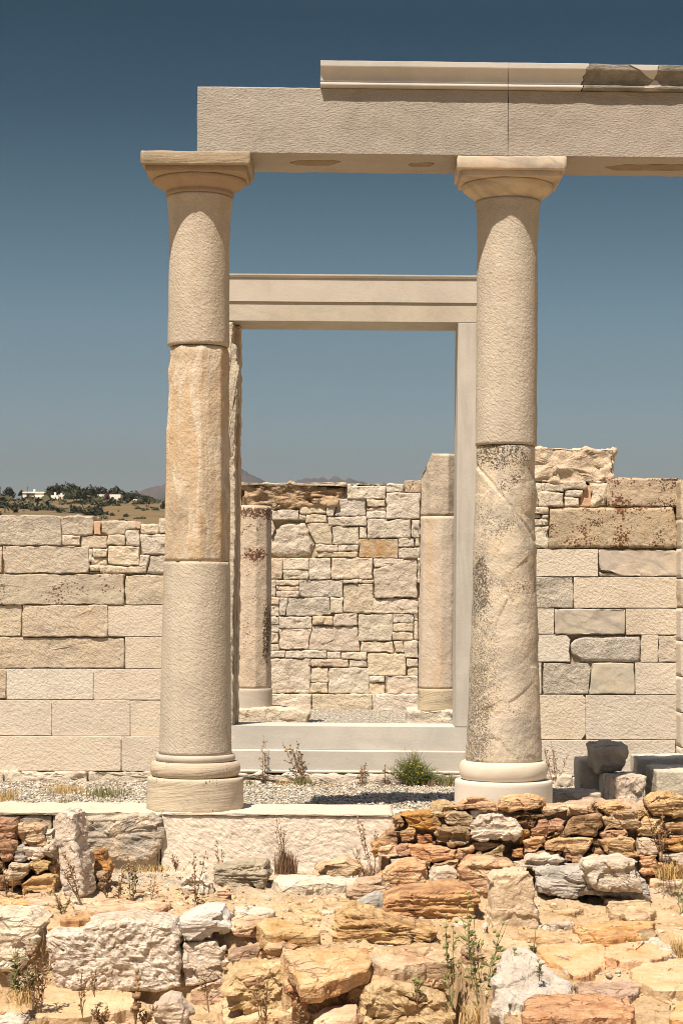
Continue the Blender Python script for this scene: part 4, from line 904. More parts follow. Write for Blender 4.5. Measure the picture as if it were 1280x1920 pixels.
# ------------------------------------------------------------------ boulders and slabs lying on the ground in front
def boulder(label, poly, mat, th=.3, Y=None, sink=.015, cat='boulder', name='boulder', r=None, group='loose stones in front of the temple', org=(0, 0), sc=1., dy=0., **k):
    P = pxs(poly, org, sc) if isinstance(poly, str) else poly
    yb = max(p[1] for p in P); cx = [p[0] for p in P if p[1] > yb - 8]; cx = sum(cx) / len(cx)
    Yf = at_ground(cx, yb)[1] if Y is None else Y
    Yf += dy
    sz = min(max(p[0] for p in P) - min(p[0] for p in P), yb - min(p[1] for p in P)) / 310
    P = [(x, y + (3 if y > yb - 6 else 0)) for x, y in P]
    kw = dict(r=min(.026, .14 * sz) if r is None else min(r, .035), rn=min(th * .2, .03), sp=.0115, wob=.010, amp=.0035, fq=24, fac=.022, ffq=6.5, layer=.003, lfq=(4, 4, 46), ledge=(.030 if mat[:2] in ('sc', 'so', 'sb', 'sr') else .010), ledf=26, topk=.7, smooth=False); kw.update(k)
    o = wallstone(name, P, Yf, th, M[mat], None, **kw)
    return tag(o, label, cat, group)
def flat(label, poly, mat, h=.03, cat='slab', name='flat_stone', org=(0, 0), sc=1., group='flat stones set in the ground', **k):
    P3 = np.array([at_ground(x, y) for x, y in pxs(poly, org, sc)])
    A = np.c_[P3[:, 0], P3[:, 1], np.ones(len(P3))]; co, *_ = np.linalg.lstsq(A, P3[:, 2], rcond=None)
    def hk(V):
        V = V.copy(); V[:, 2] += co[0] * V[:, 0] + co[1] * V[:, 1] + co[2]; return V
    kw = dict(r=.014, rn=.010, sp=.0115, wob=.016, amp=.004, fq=18, fac=.009, ffq=7, hook=hk, smooth=False); kw.update(k)
    return tag(loft(name, P3[:, :2], (0, 0, 0), EX, EY_, EZ, h, h - .16, M[mat], None, **kw), label, cat, group)
def tslab(label, poly, mat, Yf, tilt, th, name='slab', cat='slab', group='loose stones in front of the temple', roll=0., **k):
    P = pxs(poly); lo = max(P, key=lambda p: p[1]); P0 = np.array(un(lo[0], lo[1], Yf)); a = R(tilt); c = np.array([0, CY, CZ])
    ey = np.array([0, math.cos(a), math.sin(a)]); ex = np.array([math.cos(R(roll)), 0, math.sin(R(roll))]); en = np.cross(ex, ey); en /= np.linalg.norm(en); ey = np.cross(en, ex)
    Q = []
    for x, y in P:
        d = np.array(un(x, y, CY + 1)) - c; t = np.dot(P0 - c, en) / np.dot(d, en); W_ = c + d * t - P0; Q.append((np.dot(W_, ex), np.dot(W_, ey)))
    kw = dict(r=.010, rn=.010, sp=.0115, wob=.014, amp=.004, fq=18, fac=.007, ffq=7, layer=.003, lfq=(4, 4, 40), smooth=False); kw.update(k)
    return tag(loft(name, Q, P0, ex, ey, en, 0, -th, M[mat], None, **kw), label, cat, group)
# standing slab at left: turned so that its shaded right side shows
def turn(cx, cy, deg):
    c, s = math.cos(R(deg)), math.sin(R(deg))
    def hk(V):
        V = V.copy(); x, y = V[:, 0] - cx, V[:, 1] - cy; V[:, 0] = cx + c * x - s * y; V[:, 1] = cy + s * x + c * y; return V
    return hk
P = pxs("97,1530 108,1520 128,1521 137,1527 140,1560 146,1600 154,1640 160,1676 148,1690 128,1690 117,1672 110,1640 103,1600 98,1570")
Ys = -1.45; cxs = unX(130, 1600, Ys)
tag(wallstone('standing_slab', P, Ys, .20, M['swh'], None, r=.02, rn=.02, sp=.0115, wob=.008, amp=.004, fq=20, fac=.007, ffq=8, smooth=False, hook=turn(cxs, Ys, -16)), 'tall pale stone slab standing on edge at the left', 'slab')
tag(wallstone('upright_stone', pxs("918,1648 930,1640 965,1636 990,1637 1000,1652 1004,1700 1009,1738 990,1746 962,1752 938,1776 918,1764 920,1700"), -2.25, .24, M['spk'], None, r=.016, rn=.016, sp=.0115, wob=.01, amp=.004, fq=20, fac=.012, ffq=8, layer=.004, lfq=(30, 30, 4), smooth=False), 'squat upright grey-pink stone standing on the terrace at centre right', 'stone')
# back row by the step
boulder('reddish broken rock at the right foot of the standing pale slab', "175,1598 190,1597 200,1615 208,1628 200,1645 176,1645", 'srd', .2, Y=-1.1)
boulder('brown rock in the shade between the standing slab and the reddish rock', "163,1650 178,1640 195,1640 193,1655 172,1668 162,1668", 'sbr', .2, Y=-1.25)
boulder('small white rounded rock left of the grey boulder', "335,1665 342,1655 355,1645 380,1647 395,1660 392,1676 345,1680", 'swh', .2)
boulder('grey-brown layered boulder below the left column', "395,1640 410,1628 445,1620 495,1622 500,1643 495,1660 460,1668 430,1668 405,1655", 'sbg', .30, Y=-1.0, layer=.012)
boulder('small orange rock tucked under the grey-brown boulder', "402,1670 425,1667 437,1677 420,1683 402,1679", 'sor', .15)
tslab('long flat white slab at the foot of the step', '511,1647 522,1640 560,1640 640,1641 674,1647 692,1656 660,1658 600,1656 548,1660 525,1657', 'swh', -1.32, 6, .085)
boulder('orange rock leaning on the step right of the white slab', "590,1640 600,1625 622,1617 650,1612 675,1622 680,1632 650,1642", 'sch', .22, Y=-.85)
boulder('tan rock between the white slab and the rubble wall', "655,1672 670,1655 700,1652 715,1652 731,1664 722,1678 690,1690 662,1690 652,1680", 'sch', .3)
boulder('greyish broken rock left of the dark orange boulder', "668,1694 690,1686 712,1680 722,1690 716,1716 700,1716 678,1706", 'sgr', .25)
boulder('tan orange boulder at the left foot of the rubble wall', "721,1638 745,1621 780,1617 797,1627 800,1660 780,1676 735,1680 722,1660", 'sch', .32, Y=-1.3)
boulder('broad orange-topped boulder at the foot of the rubble wall behind the upright stone', "862,1632 882,1613 930,1616 962,1625 966,1650 960,1678 900,1682 866,1660", 'sor', .36, Y=-1.3)
boulder('small pinkish rock under the rubble wall', "802,1640 812,1630 840,1627 858,1638 862,1668 806,1672", 'spk', .2, Y=-1.22)
boulder('small orange wedge stone beside the tan orange boulder', "694,1656 716,1637 726,1655 722,1676 700,1676", 'sor', .15, Y=-1.2)
boulder('big dark orange boulder at the centre, shaded below', "714,1702 722,1688 760,1675 800,1669 852,1666 885,1673 897,1690 893,1712 880,1726 850,1730 790,1729 735,1726 716,1718", 'sod', .42, r=.09, dy=.1, layer=.012)
boulder('orange ridge of layered rock below the dark orange boulder', "630,1725 660,1708 685,1716 715,1727 765,1740 815,1752 800,1765 740,1770 680,1767 630,1772", 'sor', .4, r=.08, layer=.014)
boulder('long grey-white boulder lying before the rubble wall', "1011,1640 1035,1631 1075,1632 1120,1628 1170,1632 1205,1650 1215,1668 1216,1684 1205,1692 1170,1690 1115,1680 1070,1682 1040,1680 1012,1670", 'sgr', .40, r=.08, layer=.014, lfq=(4, 4, 22))
boulder('pale block behind the long grey-white boulder', "1092,1632 1095,1614 1115,1613 1145,1610 1168,1608 1192,1618 1200,1640 1203,1668 1120,1665", 'swh', .22, Y=-1.45)
flat('orange flat slab at the right edge below the rubble wall', "1205,1650 1218,1644 1285,1642 1285,1668 1222,1668", 'sch', .05)
# terrace edge, left
boulder('rounded pale rock at the left edge', "-30,1722 20,1718 50,1721 78,1735 72,1772 58,1795 40,1812 -30,1815", 'swh', .45, Y=-2.45, r=.09)
boulder('big pale pitted block at the terrace edge on the left', "86,1757 100,1748 130,1750 148,1748 160,1740 190,1729 230,1725 262,1724 300,1730 322,1738 334,1750 337,1790 335,1850 300,1856 250,1858 180,1856 108,1856 98,1830 88,1790", 'pit', .42, Y=-2.50, r=.03, cat='block', amp=.008, fac=.009, ffq=12, fq=26)
boulder('smooth grey-topped white stone on the terrace edge right of the pitted block', "335,1728 352,1718 382,1706 417,1707 428,1722 434,1742 428,1750 402,1753 396,1760 352,1764 340,1755", 'sws', .34, Y=-2.46, r=.06)
boulder('white ridged block under the smooth white stone', "337,1772 345,1766 404,1765 412,1790 416,1820 419,1840 380,1846 345,1850 338,1815", 'swh', .3, Y=-2.44, r=.02, fac=.016)
boulder('narrow upright stone chip right of the white ridged block', "411,1776 423,1773 425,1806 414,1812", 'swh', .15, Y=-2.42)
boulder('tan split stone in the terrace edge left of the flat orange slab', "434,1738 445,1733 490,1734 493,1752 480,1756 455,1753 440,1752", 'sch', .3, Y=-2.50, r=.03)
tslab('orange slab with a smooth top on the terrace edge', '486,1730 500,1722 545,1721 582,1727 598,1751 560,1753 510,1752 494,1746', 'sch', -2.78, 10, .11)
flat('white flat stone behind the tan split stone', "435,1708 495,1709 515,1717 482,1724 440,1722", 'swh', .03)
flat('small flat orange stone left of the white flat stone', "417,1707 430,1706 436,1716 428,1722", 'sor', .03)
flat('pale orange flat stone right of the orange slab', "545,1710 560,1705 595,1715 605,1728 582,1732 558,1720", 'sch', .03)
flat('small pale flat stone right of the pale orange one', "602,1714 620,1709 628,1716 612,1720", 'swh', .025)
flat('flat tan stone below the standing slab', "50,1688 80,1684 110,1690 110,1708 55,1704", 'sch', .03)
flat('long tan flat stone behind the pitted block', "130,1700 150,1694 200,1696 270,1698 318,1702 315,1712 260,1718 190,1720 140,1714", 'sch', .035)
flat('rough tan rock top between the pitted block and the long tan stone', "110,1745 135,1733 158,1729 170,1735 150,1748 120,1752", 'sor', .05)
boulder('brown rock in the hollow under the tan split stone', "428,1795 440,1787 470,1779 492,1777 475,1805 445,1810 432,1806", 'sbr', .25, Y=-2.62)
boulder('dark orange rock in the hollow right of the brown one', "473,1802 492,1780 522,1778 530,1800 512,1812 485,1812", 'sor', .25, Y=-2.66)
boulder('thin flat tan stone in the hollow', "437,1822 455,1816 472,1817 470,1826 445,1829", 'sch', .15, Y=-2.7, r=.01)
tslab('large tan slab overhanging the dark hollow at the bottom centre', '537,1788 545,1781 600,1781 690,1776 697,1795 690,1817 655,1832 600,1848 566,1850 558,1834 545,1808', 'sch', -3.8, 15, .085, roll=-2)
boulder('orange support stone under the large tan slab', "541,1838 560,1836 580,1852 586,1866 585,1888 548,1891 540,1870", 'sor', .3, Y=-3.45, r=.03)
tslab('tan slab with a white chipped edge right of the large tan slab', '706,1801 712,1790 738,1783 790,1780 840,1788 854,1798 845,1806 800,1804 760,1812 733,1818 714,1812', 'sch', -3.62, 9, .14, fac=.014)
boulder('lumpy grey rock wedged between the two tan slabs', "683,1824 690,1808 706,1803 724,1818 726,1842 706,1852 680,1850", 'sgr', .25, Y=-3.42)
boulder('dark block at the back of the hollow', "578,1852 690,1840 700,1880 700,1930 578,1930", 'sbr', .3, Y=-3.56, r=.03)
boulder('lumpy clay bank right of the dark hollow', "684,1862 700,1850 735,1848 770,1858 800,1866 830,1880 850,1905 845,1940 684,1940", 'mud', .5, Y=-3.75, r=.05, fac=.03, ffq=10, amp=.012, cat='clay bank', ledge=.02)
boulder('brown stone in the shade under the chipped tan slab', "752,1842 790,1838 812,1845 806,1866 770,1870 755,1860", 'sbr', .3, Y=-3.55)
boulder('crumbling clay bank below the terrace edge, left of the large tan slab', "418,1850 440,1828 480,1826 520,1815 536,1830 540,1880 530,1905 460,1900 425,1885", 'mud', .5, Y=-3.1, r=.05, fac=.03, ffq=10, amp=.012, cat='clay bank', ledge=.02)
boulder('small tan stone in the clay right of the hollow', "683,1888 700,1884 722,1886 720,1902 690,1908", 'sch', .2, Y=-3.6)
boulder('orange leaning stone beside the weeds at centre right', "860,1820 872,1786 885,1780 905,1798 915,1812 900,1826 875,1828", 'sor', .25, Y=-3.35)
boulder('little white stone at the left foot of the upright stone', "896,1756 908,1738 914,1735 914,1762 904,1765", 'swh', .15, Y=-2.45)
boulder('small pale pebble-like rock under the dark orange boulder', "855,1738 870,1733 877,1740 862,1746", 'spk', .1, Y=-2.35)
# right terrace
tslab('large white marble boulder at the bottom right of centre', '925,1850 930,1808 942,1784 962,1774 985,1778 1010,1797 1048,1822 1069,1853 1072,1868 1050,1880 1020,1886 985,1898 962,1915 940,1905', 'swm', -4.45, 24, .26, name='boulder', cat='boulder', fac=.016, amp=.014, ffq=6, fq=14, r=.03, rn=.03)
flat('orange flat slab set in the right terrace', "1132,1712 1160,1706 1210,1703 1225,1718 1215,1735 1180,1738 1148,1730", 'sor', .05)
flat('swirling orange slab with a white sandy hollow', "1075,1755 1120,1746 1140,1744 1185,1743 1225,1743 1222,1760 1200,1776 1150,1776 1090,1772", 'sor', .05)
boulder('small brown rock at the end of the swirling slab', "1192,1769 1210,1753 1232,1750 1238,1770 1225,1780 1205,1780", 'sbr', .2, r=.03)
flat('orange and white flat slab below the swirling slab', "1128,1812 1150,1795 1175,1785 1210,1787 1258,1810 1215,1822 1160,1824", 'spw', .06)
flat('white curved slab edge at the right', "1180,1784 1230,1780 1260,1790 1268,1808 1250,1812 1215,1790", 'swh', .05)
flat('broad pale orange slab at the lower right corner', "1178,1836 1210,1825 1290,1812 1290,1880 1230,1875 1195,1862", 'spw', .06, r=.08)
flat('orange slab along the bottom edge right of the white boulder', "975,1908 1000,1900 1030,1896 1120,1898 1175,1908 1190,1925 1180,1945 985,1945", 'sor', .09, r=.05)
flat('broad pale tan slab in the middle of the right terrace', "1000,1786 1060,1778 1125,1785 1150,1800 1120,1830 1082,1845 1058,1830 1022,1806", 'spw', .035)
flat('tan slab with worn edges above the orange bottom slab', "1078,1864 1120,1852 1185,1850 1202,1870 1170,1890 1112,1893 1084,1882", 'sch', .04)
flat('tan flat stone at the left edge of the upper ground', "-12,1690 40,1687 58,1702 30,1714 -12,1713", 'sch', .03)
flat('small tan slab below the long grey-white boulder at the right', "1132,1692 1180,1694 1215,1700 1200,1706 1150,1704", 'sch', .025)
flat('cracked tan slab on the soil left of the dark orange boulder', "610,1692 640,1688 672,1700 668,1716 630,1720 605,1708", 'sch', .03)
boulder('chunky tan stone in the bank below the orange slab', "500,1775 530,1768 552,1778 548,1800 520,1808 500,1798", 'sch', .25, Y=-2.85)
boulder('tan stone half buried in the bank left of the large tan slab', "492,1812 525,1808 538,1822 530,1842 500,1846 488,1832", 'sch', .25, Y=-3.02)
boulder('small brown stone at the bottom of the bank', "455,1840 480,1834 496,1846 488,1862 462,1864", 'sbr', .2, Y=-3.12)
flat('thin white flat stone right of the upright stone', "1006,1743 1065,1737 1078,1741 1030,1746", 'swh', .03)
flat('pale tan flat stone near the long grey-white boulder', "1035,1713 1060,1708 1092,1711 1080,1718 1050,1720", 'sch', .025)
flat('thin orange flat stone in the middle of the right terrace', "1030,1803 1060,1802 1090,1814 1075,1818 1050,1813", 'sor', .03)
flat('orange flat stone left of the swirling slab', "960,1768 985,1762 1040,1762 1068,1768 1040,1777 985,1775", 'sor', .03)
flat('pale flat stone at the right bottom edge', "1262,1905 1290,1896 1290,1935 1262,1930", 'spw', .05)
# lower ground
flat('red and orange flat slab on the lower ground below the pitted block', "60,1880 75,1866 150,1864 230,1870 252,1880 252,1915 150,1925 70,1925", 'srs', .06, r=.06)
boulder('white rounded stone at the bottom beside the red slab', "290,1900 298,1880 315,1872 332,1880 350,1905 354,1935 292,1935", 'swh', .25, Y=-3.4)
flat('tan flat slab on the lower ground at bottom centre left', "415,1895 440,1887 520,1882 565,1890 590,1915 540,1935 420,1935", 'sch', .05, r=.05)
flat('tan flat rock between the white rounded stone and the red slab', "365,1855 430,1846 432,1862 395,1880 360,1880", 'sch', .05)
boulder('red slab edge at the bottom of the hollow', "585,1925 605,1912 650,1906 668,1903 670,1945 585,1945", 'srs', .3, Y=-3.9, r=.03)
boulder('pale rocks under the rounded rock at the left edge', "5,1830 25,1818 60,1820 72,1836 50,1850 10,1850", 'swh', .25, Y=-2.42)
boulder('small white stone at the bottom left corner', "-10,1918 20,1911 45,1914 50,1935 -10,1935", 'swh', .2)

# ------------------------------------------------------------------ distance: fields, mountains, houses, trees
def hz(X, Y):
    D = Y - CY
    z = np.interp(D, [0, 60, 250, 450, 560, 700, 760, 1100, 2500], [-1.6, -1.4, 6., 21.2, 29.6, 38.3, 38., 20., -5.])
    sh = np.shape(X); p = np.c_[np.ravel(X) * .012, np.ravel(Y) * .012, np.zeros(np.size(X))]
    return z + (0.45 * fbm(p, 4, 31) * np.clip((np.ravel(D) - 80) / 300, 0, 1).reshape(1, -1)[0]).reshape(sh) - .010 * np.clip(X + 126, 0, 150)
fx = np.linspace(-420, 420, 150); fy = np.concatenate([np.linspace(22, 400, 50), np.linspace(405, 760, 120), np.linspace(770, 2400, 30)])
FX, FY = np.meshgrid(fx, fy); FZ = hz(FX, FY)
m, t_, b_ = newmat('dry_field'); g = G(t_); pos = g.n('NewGeometry').outputs['Position']
cf = g.ramp(g.noise(g.map(pos, (.02, .05, .06)), 1., 8, .65), [(.3, (.06, .05, .028)), (.42, (.12, .08, .042)), (.55, (.17, .112, .056)), (.7, (.10, .072, .038))])
cf = g.mix(g.step(g.noise(g.map(pos, (.05, .12, .3), loc=(9, 1, 0)), 1., 6, .7), .48, .58, 0, .85), cf, (.13, .11, .055))
g.l(cf, b_.inputs['Base Color']); b_.inputs['Roughness'].default_value = 1; M['field'] = m
tag(mk('field', np.c_[FX.ravel(), FY.ravel(), FZ.ravel()], [gridfaces(len(fy), len(fx))], M['field']), kind='structure')
m, t_, b_ = newmat('mountain_rock'); g = G(t_); pos = g.n('NewGeometry').outputs['Position']
cf = g.ramp(g.noise(pos, .006, 9, .68), [(.3, (.03, .026, .025)), (.5, (.06, .05, .046)), (.7, (.095, .08, .07))])
g.l(cf, b_.inputs['Base Color']); b_.inputs['Roughness'].default_value = 1; M['mount'] = m
def mountain(ridge, D):
    xs = np.linspace(ridge[0][0], ridge[-1][0], 160); ys = np.interp(xs, [p[0] for p in ridge], [p[1] for p in ridge])
    Y0 = D + CY; top = np.array([un(x, y, Y0) for x, y in zip(xs, ys)])
    rows = []
    dd = np.linspace(-1, 1, 60) * D * .16
    for d in dd:
        k = 1 - abs(d) / (D * .16); P = top.copy(); P[:, 1] = Y0 + d
        P[:, 2] = top[:, 2] * (k ** 1.15) + (18 * k ** .5 + 30 * (k * (1 - k))) * (D / 5000) * fbm(np.c_[P[:, 0], P[:, 1] * .6, 0 * P[:, 0]] * (.007 * 5000 / D), 6, 41, .62)
        rows.append(P)
    V = np.concatenate(rows); return tag(mk('mountain', V, [gridfaces(60, 160)], M['mount']), kind='structure')
mountain([(120, 960), (200, 925), (232, 916), (262, 908), (300, 903), (340, 888), (400, 868), (440, 873), (462, 885), (482, 898), (520, 925), (560, 960)], 4600)
mountain([(500, 950), (560, 912), (585, 903), (610, 892), (632, 886), (652, 887), (672, 893), (700, 896), (715, 893), (735, 893), (760, 899), (790, 906), (850, 915), (930, 930), (1100, 960)], 5600)
def leaf(name, c, c2, rough=.7):
    m, t, b = newmat(name); g = G(t); pos = g.n('NewGeometry').outputs['Position']
    g.l(g.mix(g.step(g.noise(pos, .9, 3, .6), .35, .65), c, c2), b.inputs['Base Color']); b.inputs['Roughness'].default_value = rough; return m
M['leafd'] = leaf('dark_foliage', (.030, .036, .018), (.055, .058, .028))
M['leafm'] = leaf('olive_foliage', (.05, .052, .025), (.085, .08, .04))
M['leafr'] = leaf('magenta_foliage', (.10, .035, .045), (.14, .05, .06))
M['bark'] = plainmat('bark', (.12, .09, .06), bump=0)
M['white'] = plainmat('whitewash', (.74, .70, .63), bump=0, bs=2)
M['cream'] = plainmat('cream_plaster', (.60, .50, .37), bump=0, bs=2)
M['dark'] = plainmat('dark_opening', (.05, .045, .04), bump=0)
M['pole'] = plainmat('grey_wood', (.12, .10, .085), bump=0)
def tree(label, px0, px1, ytop, ybase, D, mat='leafd', cat='tree', name='tree', n=330, seed=1, org=(0, 880), sc=4.):
    px0, px1 = org[0] + px0 / sc, org[0] + px1 / sc; ytop, ybase = org[1] + ytop / sc, org[1] + ybase / sc
    mx, hw_ = (px0 + px1) / 2, (px1 - px0) * .68; px0, px1 = mx - hw_, mx + hw_; ytop -= (ybase - ytop) * .06; ybase += 3
    Y = D + CY; k = D / F; cx = un((px0 + px1) / 2, ybase, Y)[0]; z0 = min(float(hz(np.array([cx]), np.array([Y]))[0]), unZ(px0, ybase, Y))
    zt = unZ((px0 + px1) / 2, ytop, Y); zb = unZ((px0 + px1) / 2, ybase, Y); W = (px1 - px0) * k / 2; H = max(zt - zb, .8)
    rg = np.random.default_rng(seed)
    t = thing(name, (cx, Y, z0), label, cat, 'trees and bushes on the far slope')
    tr = max(.1, W * .07)
    a = np.arange(7) * 2 * math.pi / 7
    zs = [z0 - .3, zb + H * .35, zb + H * .75]; rs = [tr, tr * .75, tr * .3]
    V = np.concatenate([np.c_[cx + r_ * np.cos(a), Y + r_ * np.sin(a), np.full(7, z_)] for z_, r_ in zip(zs, rs)])
    mk('trunk', V, [ringfaces(3, 7)], M['bark'], t)
    n = n * 3; az = rg.uniform(0, 2 * math.pi, n); el = np.arcsin(rg.uniform(-.35, 1, n))
    d = np.c_[np.cos(az) * np.cos(el), np.sin(az) * np.cos(el), np.sin(el)]
    lump = 1 + .30 * fbm(d * 2.1 + seed, 3, seed) - .05
    rad = lump * (rg.random(n) ** .28)
    P = np.array([cx, Y, zb + H * .30]) + d * rad[:, None] * np.array([W * 1.02, W * .9, H * .72])
    s_ = .5 * (H * W) ** .5 * .20 * rg.uniform(.5, 1.3, (n, 1))
    u = rg.normal(size=(n, 3)); u /= np.linalg.norm(u, axis=1, keepdims=True); v = np.cross(u, rg.normal(size=(n, 3))); v /= np.linalg.norm(v, axis=1, keepdims=True)
    Q = np.stack([P + u * s_, P + v * s_ * .7, P - u * s_, P - v * s_ * .7], 1).reshape(-1, 3)
    mk('crown', Q, [np.arange(4 * n).reshape(n, 4)], M[mat], t, smooth=False)
    return t
TREES = [
 (35, 100, 140, 205, 690, 'leafd', 'tree', 'lone dark tree at the far left of the ridge beside a pole'), (-10, 62, 190, 238, 680, 'leafm', 'bush', 'olive bushes under the lone dark ridge tree'),
 (355, 490, 112, 205, 740, 'leafd', 'tree', 'tallest dark tree behind the white house with two chimneys'), (480, 600, 116, 225, 735, 'leafd', 'tree', 'dark tree just right of the tallest one on the ridge'),
 (590, 720, 136, 232, 735, 'leafd', 'tree', 'dark broad tree in the middle of the ridge grove'), (690, 792, 140, 222, 745, 'leafd', 'tree', 'dark tree directly left of the white house with arches'),
 (500, 590, 165, 228, 705, 'leafm', 'tree', 'olive tree in front of the ridge grove'), (818, 930, 146, 205, 745, 'leafd', 'tree', 'dark tree rising behind the white house with arches'),
 (905, 1040, 170, 247, 735, 'leafd', 'tree', 'dark tree between the arched house and the small white hut'), (1062, 1160, 203, 256, 700, 'leafd', 'tree', 'dark tree right of the small white hut'),
 (262, 322, 178, 207, 715, 'leafd', 'bush', 'dark bush between the cream house and the chimneyed house'), (318, 362, 174, 207, 716, 'leafd', 'bush', 'small dark bush against the chimneyed house'),
 (145, 182, 160, 190, 720, 'leafd', 'bush', 'small dark bush at the left end of the cream house'), (480, 535, 185, 225, 690, 'leafm', 'bush', 'pale olive bush right of the chimneyed house'),
 (885, 962, 218, 252, 690, 'leafm', 'bush', 'olive bush in front of the dark tree by the hut'), (786, 822, 180, 232, 692, 'leafr', 'bush', 'magenta flowering shrub on the arched house'),
 (-20, 75, 246, 302, 520, 'leafd', 'bush', 'first dark bush of the hedge at the left edge'), (75, 232, 253, 320, 510, 'leafd', 'bush', 'broadest dark bush of the hedge above the left wall'),
 (228, 334, 273, 326, 505, 'leafd', 'bush', 'dark hedge bush right of the broadest one'), (328, 438, 272, 328, 505, 'leafd', 'bush', 'dark bush in the middle of the hedge'),
 (436, 532, 285, 332, 500, 'leafm', 'bush', 'lighter olive bush in the hedge'), (528, 634, 283, 350, 490, 'leafd', 'bush', 'dark bush right of the lighter hedge bush'),
 (640, 766, 284, 362, 480, 'leafd', 'bush', 'last dark bush at the right end of the hedge'), (776, 884, 222, 322, 560, 'leafd', 'tree', 'rounded dark tree on the slope under the arched house'),
 (556, 694, 228, 288, 600, 'leafd', 'tree', 'spreading dark tree on the slope below the ridge grove'), (464, 520, 250, 280, 600, 'leafd', 'bush', 'small dark bush left of the spreading slope tree'),
 (734, 764, 254, 292, 585, 'leafd', 'bush', 'small bush just left of the rounded slope tree'), (984, 1030, 270, 304, 560, 'leafd', 'bush', 'small bush highest in the right-hand group on the slope'),
 (1004, 1066, 283, 337, 530, 'leafd', 'bush', 'dark bush in the middle of the right-hand slope group'), (1058, 1096, 300, 346, 520, 'leafd', 'bush', 'narrow bush right of the middle one on the slope'),
 (1084, 1126, 274, 308, 560, 'leafd', 'bush', 'small round bush above the narrow one'), (1143, 1192, 290, 342, 525, 'leafd', 'bush', 'dark bush near the left column on the slope'),
 (1178, 1210, 283, 308, 560, 'leafd', 'bush', 'tiny bush above the one near the left column'), (1208, 1245, 246, 342, 540, 'leafd', 'tree', 'dark tree half hidden by the left column'),
 (776, 816, 320, 362, 485, 'leafd', 'bush', 'low bush below the rounded slope tree'), (824, 862, 330, 367, 480, 'leafd', 'bush', 'low bush right of the one below the rounded tree'),
 (876, 904, 312, 344, 510, 'leafm', 'bush', 'thin olive bush between two low dark ones'), (926, 964, 336, 372, 475, 'leafd', 'bush', 'low dark bush on the slope above the small wall stones'),
 (998, 1092, 358, 388, 465, 'leafd', 'bush', 'lowest flat bush just above the left wall top'), (400, 470, 262, 285, 620, 'leafm', 'bush', 'faint olive bush above the hedge')]
for i, (a, b, c, d, D, mt, cat, lab) in enumerate(TREES):
    tree(lab, a, b, c, d, D, mt, cat, 'tree' if cat == 'tree' else 'bush', n=420 if D > 680 else 300, seed=50 + i)
tree('dark green tree showing through the narrow gap at the right wall end', 4720, 5480, 460, 1640, 60, 'leafd', 'tree', n=900, seed=99)
rg = np.random.default_rng(77); n_ = 130
sX = rg.uniform(-150, -52, n_); sY = rg.uniform(430, 676, n_); sS = rg.uniform(.35, 1.25, n_) * (1 + .8 * (rg.random(n_) > .85)); kk_ = vn(np.c_[sX * .05, sY * .03, sX * 0], 5) > -.25; sX, sY, sS = sX[kk_], sY[kk_], sS[kk_]; n_ = len(sX)
sZ = hz(sX, sY); q_ = 26
P_ = np.stack([sX, sY, sZ], 1)[:, None, :] + rg.normal(size=(n_, q_, 3)) * sS[:, None, None] * np.array([.85, .85, .34]) + np.array([0, 0, .45]) * sS[:, None, None]
u_ = rg.normal(size=(n_, q_, 3)) * .38 * sS[:, None, None]; v_ = rg.normal(size=(n_, q_, 3)) * .38 * sS[:, None, None]
tag(mk('scrub', np.stack([P_ + u_, P_ + v_, P_ - u_, P_ - v_], 2).reshape(-1, 3), [np.arange(4 * n_ * q_).reshape(-1, 4)], M['leafm'], smooth=False), 'low dark scrub dotted over the dry far slope', 'scrub', kind='stuff')
def hbox(name, x0, x1, y0, y1, D, dep, mat, parent, proud=0.):
    k = 1; Y = D + CY - proud
    X0, X1, Z0, Z1 = unX(x0 / 4, 880 + y1 / 4, Y), unX(x1 / 4, 880 + y1 / 4, Y), unZ((x0 + x1) / 8, 880 + y1 / 4, Y), unZ((x0 + x1) / 8, 880 + y0 / 4, Y)
    V = [(x, y, z) for x in (X0, X1) for y in (Y, Y + dep) for z in (Z0, Z1)]
    f = [[(0, 4, 5, 1), (4, 6, 7, 5), (6, 2, 3, 7), (2, 0, 1, 3), (1, 5, 7, 3), (0, 2, 6, 4)]]
    return mk(name, V, f, M[mat], parent, smooth=False)
def house(label, x, y, D): return thing('house', un(x / 4, 880 + y / 4, D + CY), label, 'house', 'whitewashed houses on the far ridge')
h = house('low cream house with a chimney, leftmost of the far houses', 260, 225, 700)
hbox('wall', 172, 355, 178, 236, 700, 8, 'white', h); hbox('roof', 170, 358, 168, 178, 699.7, 8.6, 'white', h); hbox('chimney', 252, 266, 148, 168, 702, 1.5, 'white', h)
hbox('wing', 205, 350, 206, 240, 696, 3.9, 'cream', h); hbox('door', 255, 266, 200, 226, 696, .3, 'dark', h, .15); hbox('window', 200, 262, 182, 196, 700, .3, 'dark', h, .12); hbox('wing', 66, 92, 200, 240, 698, 3, 'cream', h)
h = house('white house with two chimneys in front of the dark grove', 415, 228, 698)
hbox('wall', 350, 440, 194, 240, 698, 7, 'white', h); hbox('wall', 440, 486, 190, 240, 700, 6, 'white', h); hbox('chimney', 364, 376, 168, 194, 700, 1.4, 'white', h); hbox('chimney', 408, 420, 172, 194, 700, 1.4, 'white', h); hbox('chimney', 456, 468, 178, 190, 702, 1.2, 'white', h)
hbox('window', 376, 384, 206, 216, 698, .3, 'dark', h, .12); hbox('window', 412, 418, 206, 216, 698, .3, 'dark', h, .12); hbox('door', 452, 460, 206, 226, 700, .3, 'dark', h, .12)
h = house('white flat-roofed house with an arched porch, rightmost large house', 820, 235, 704)
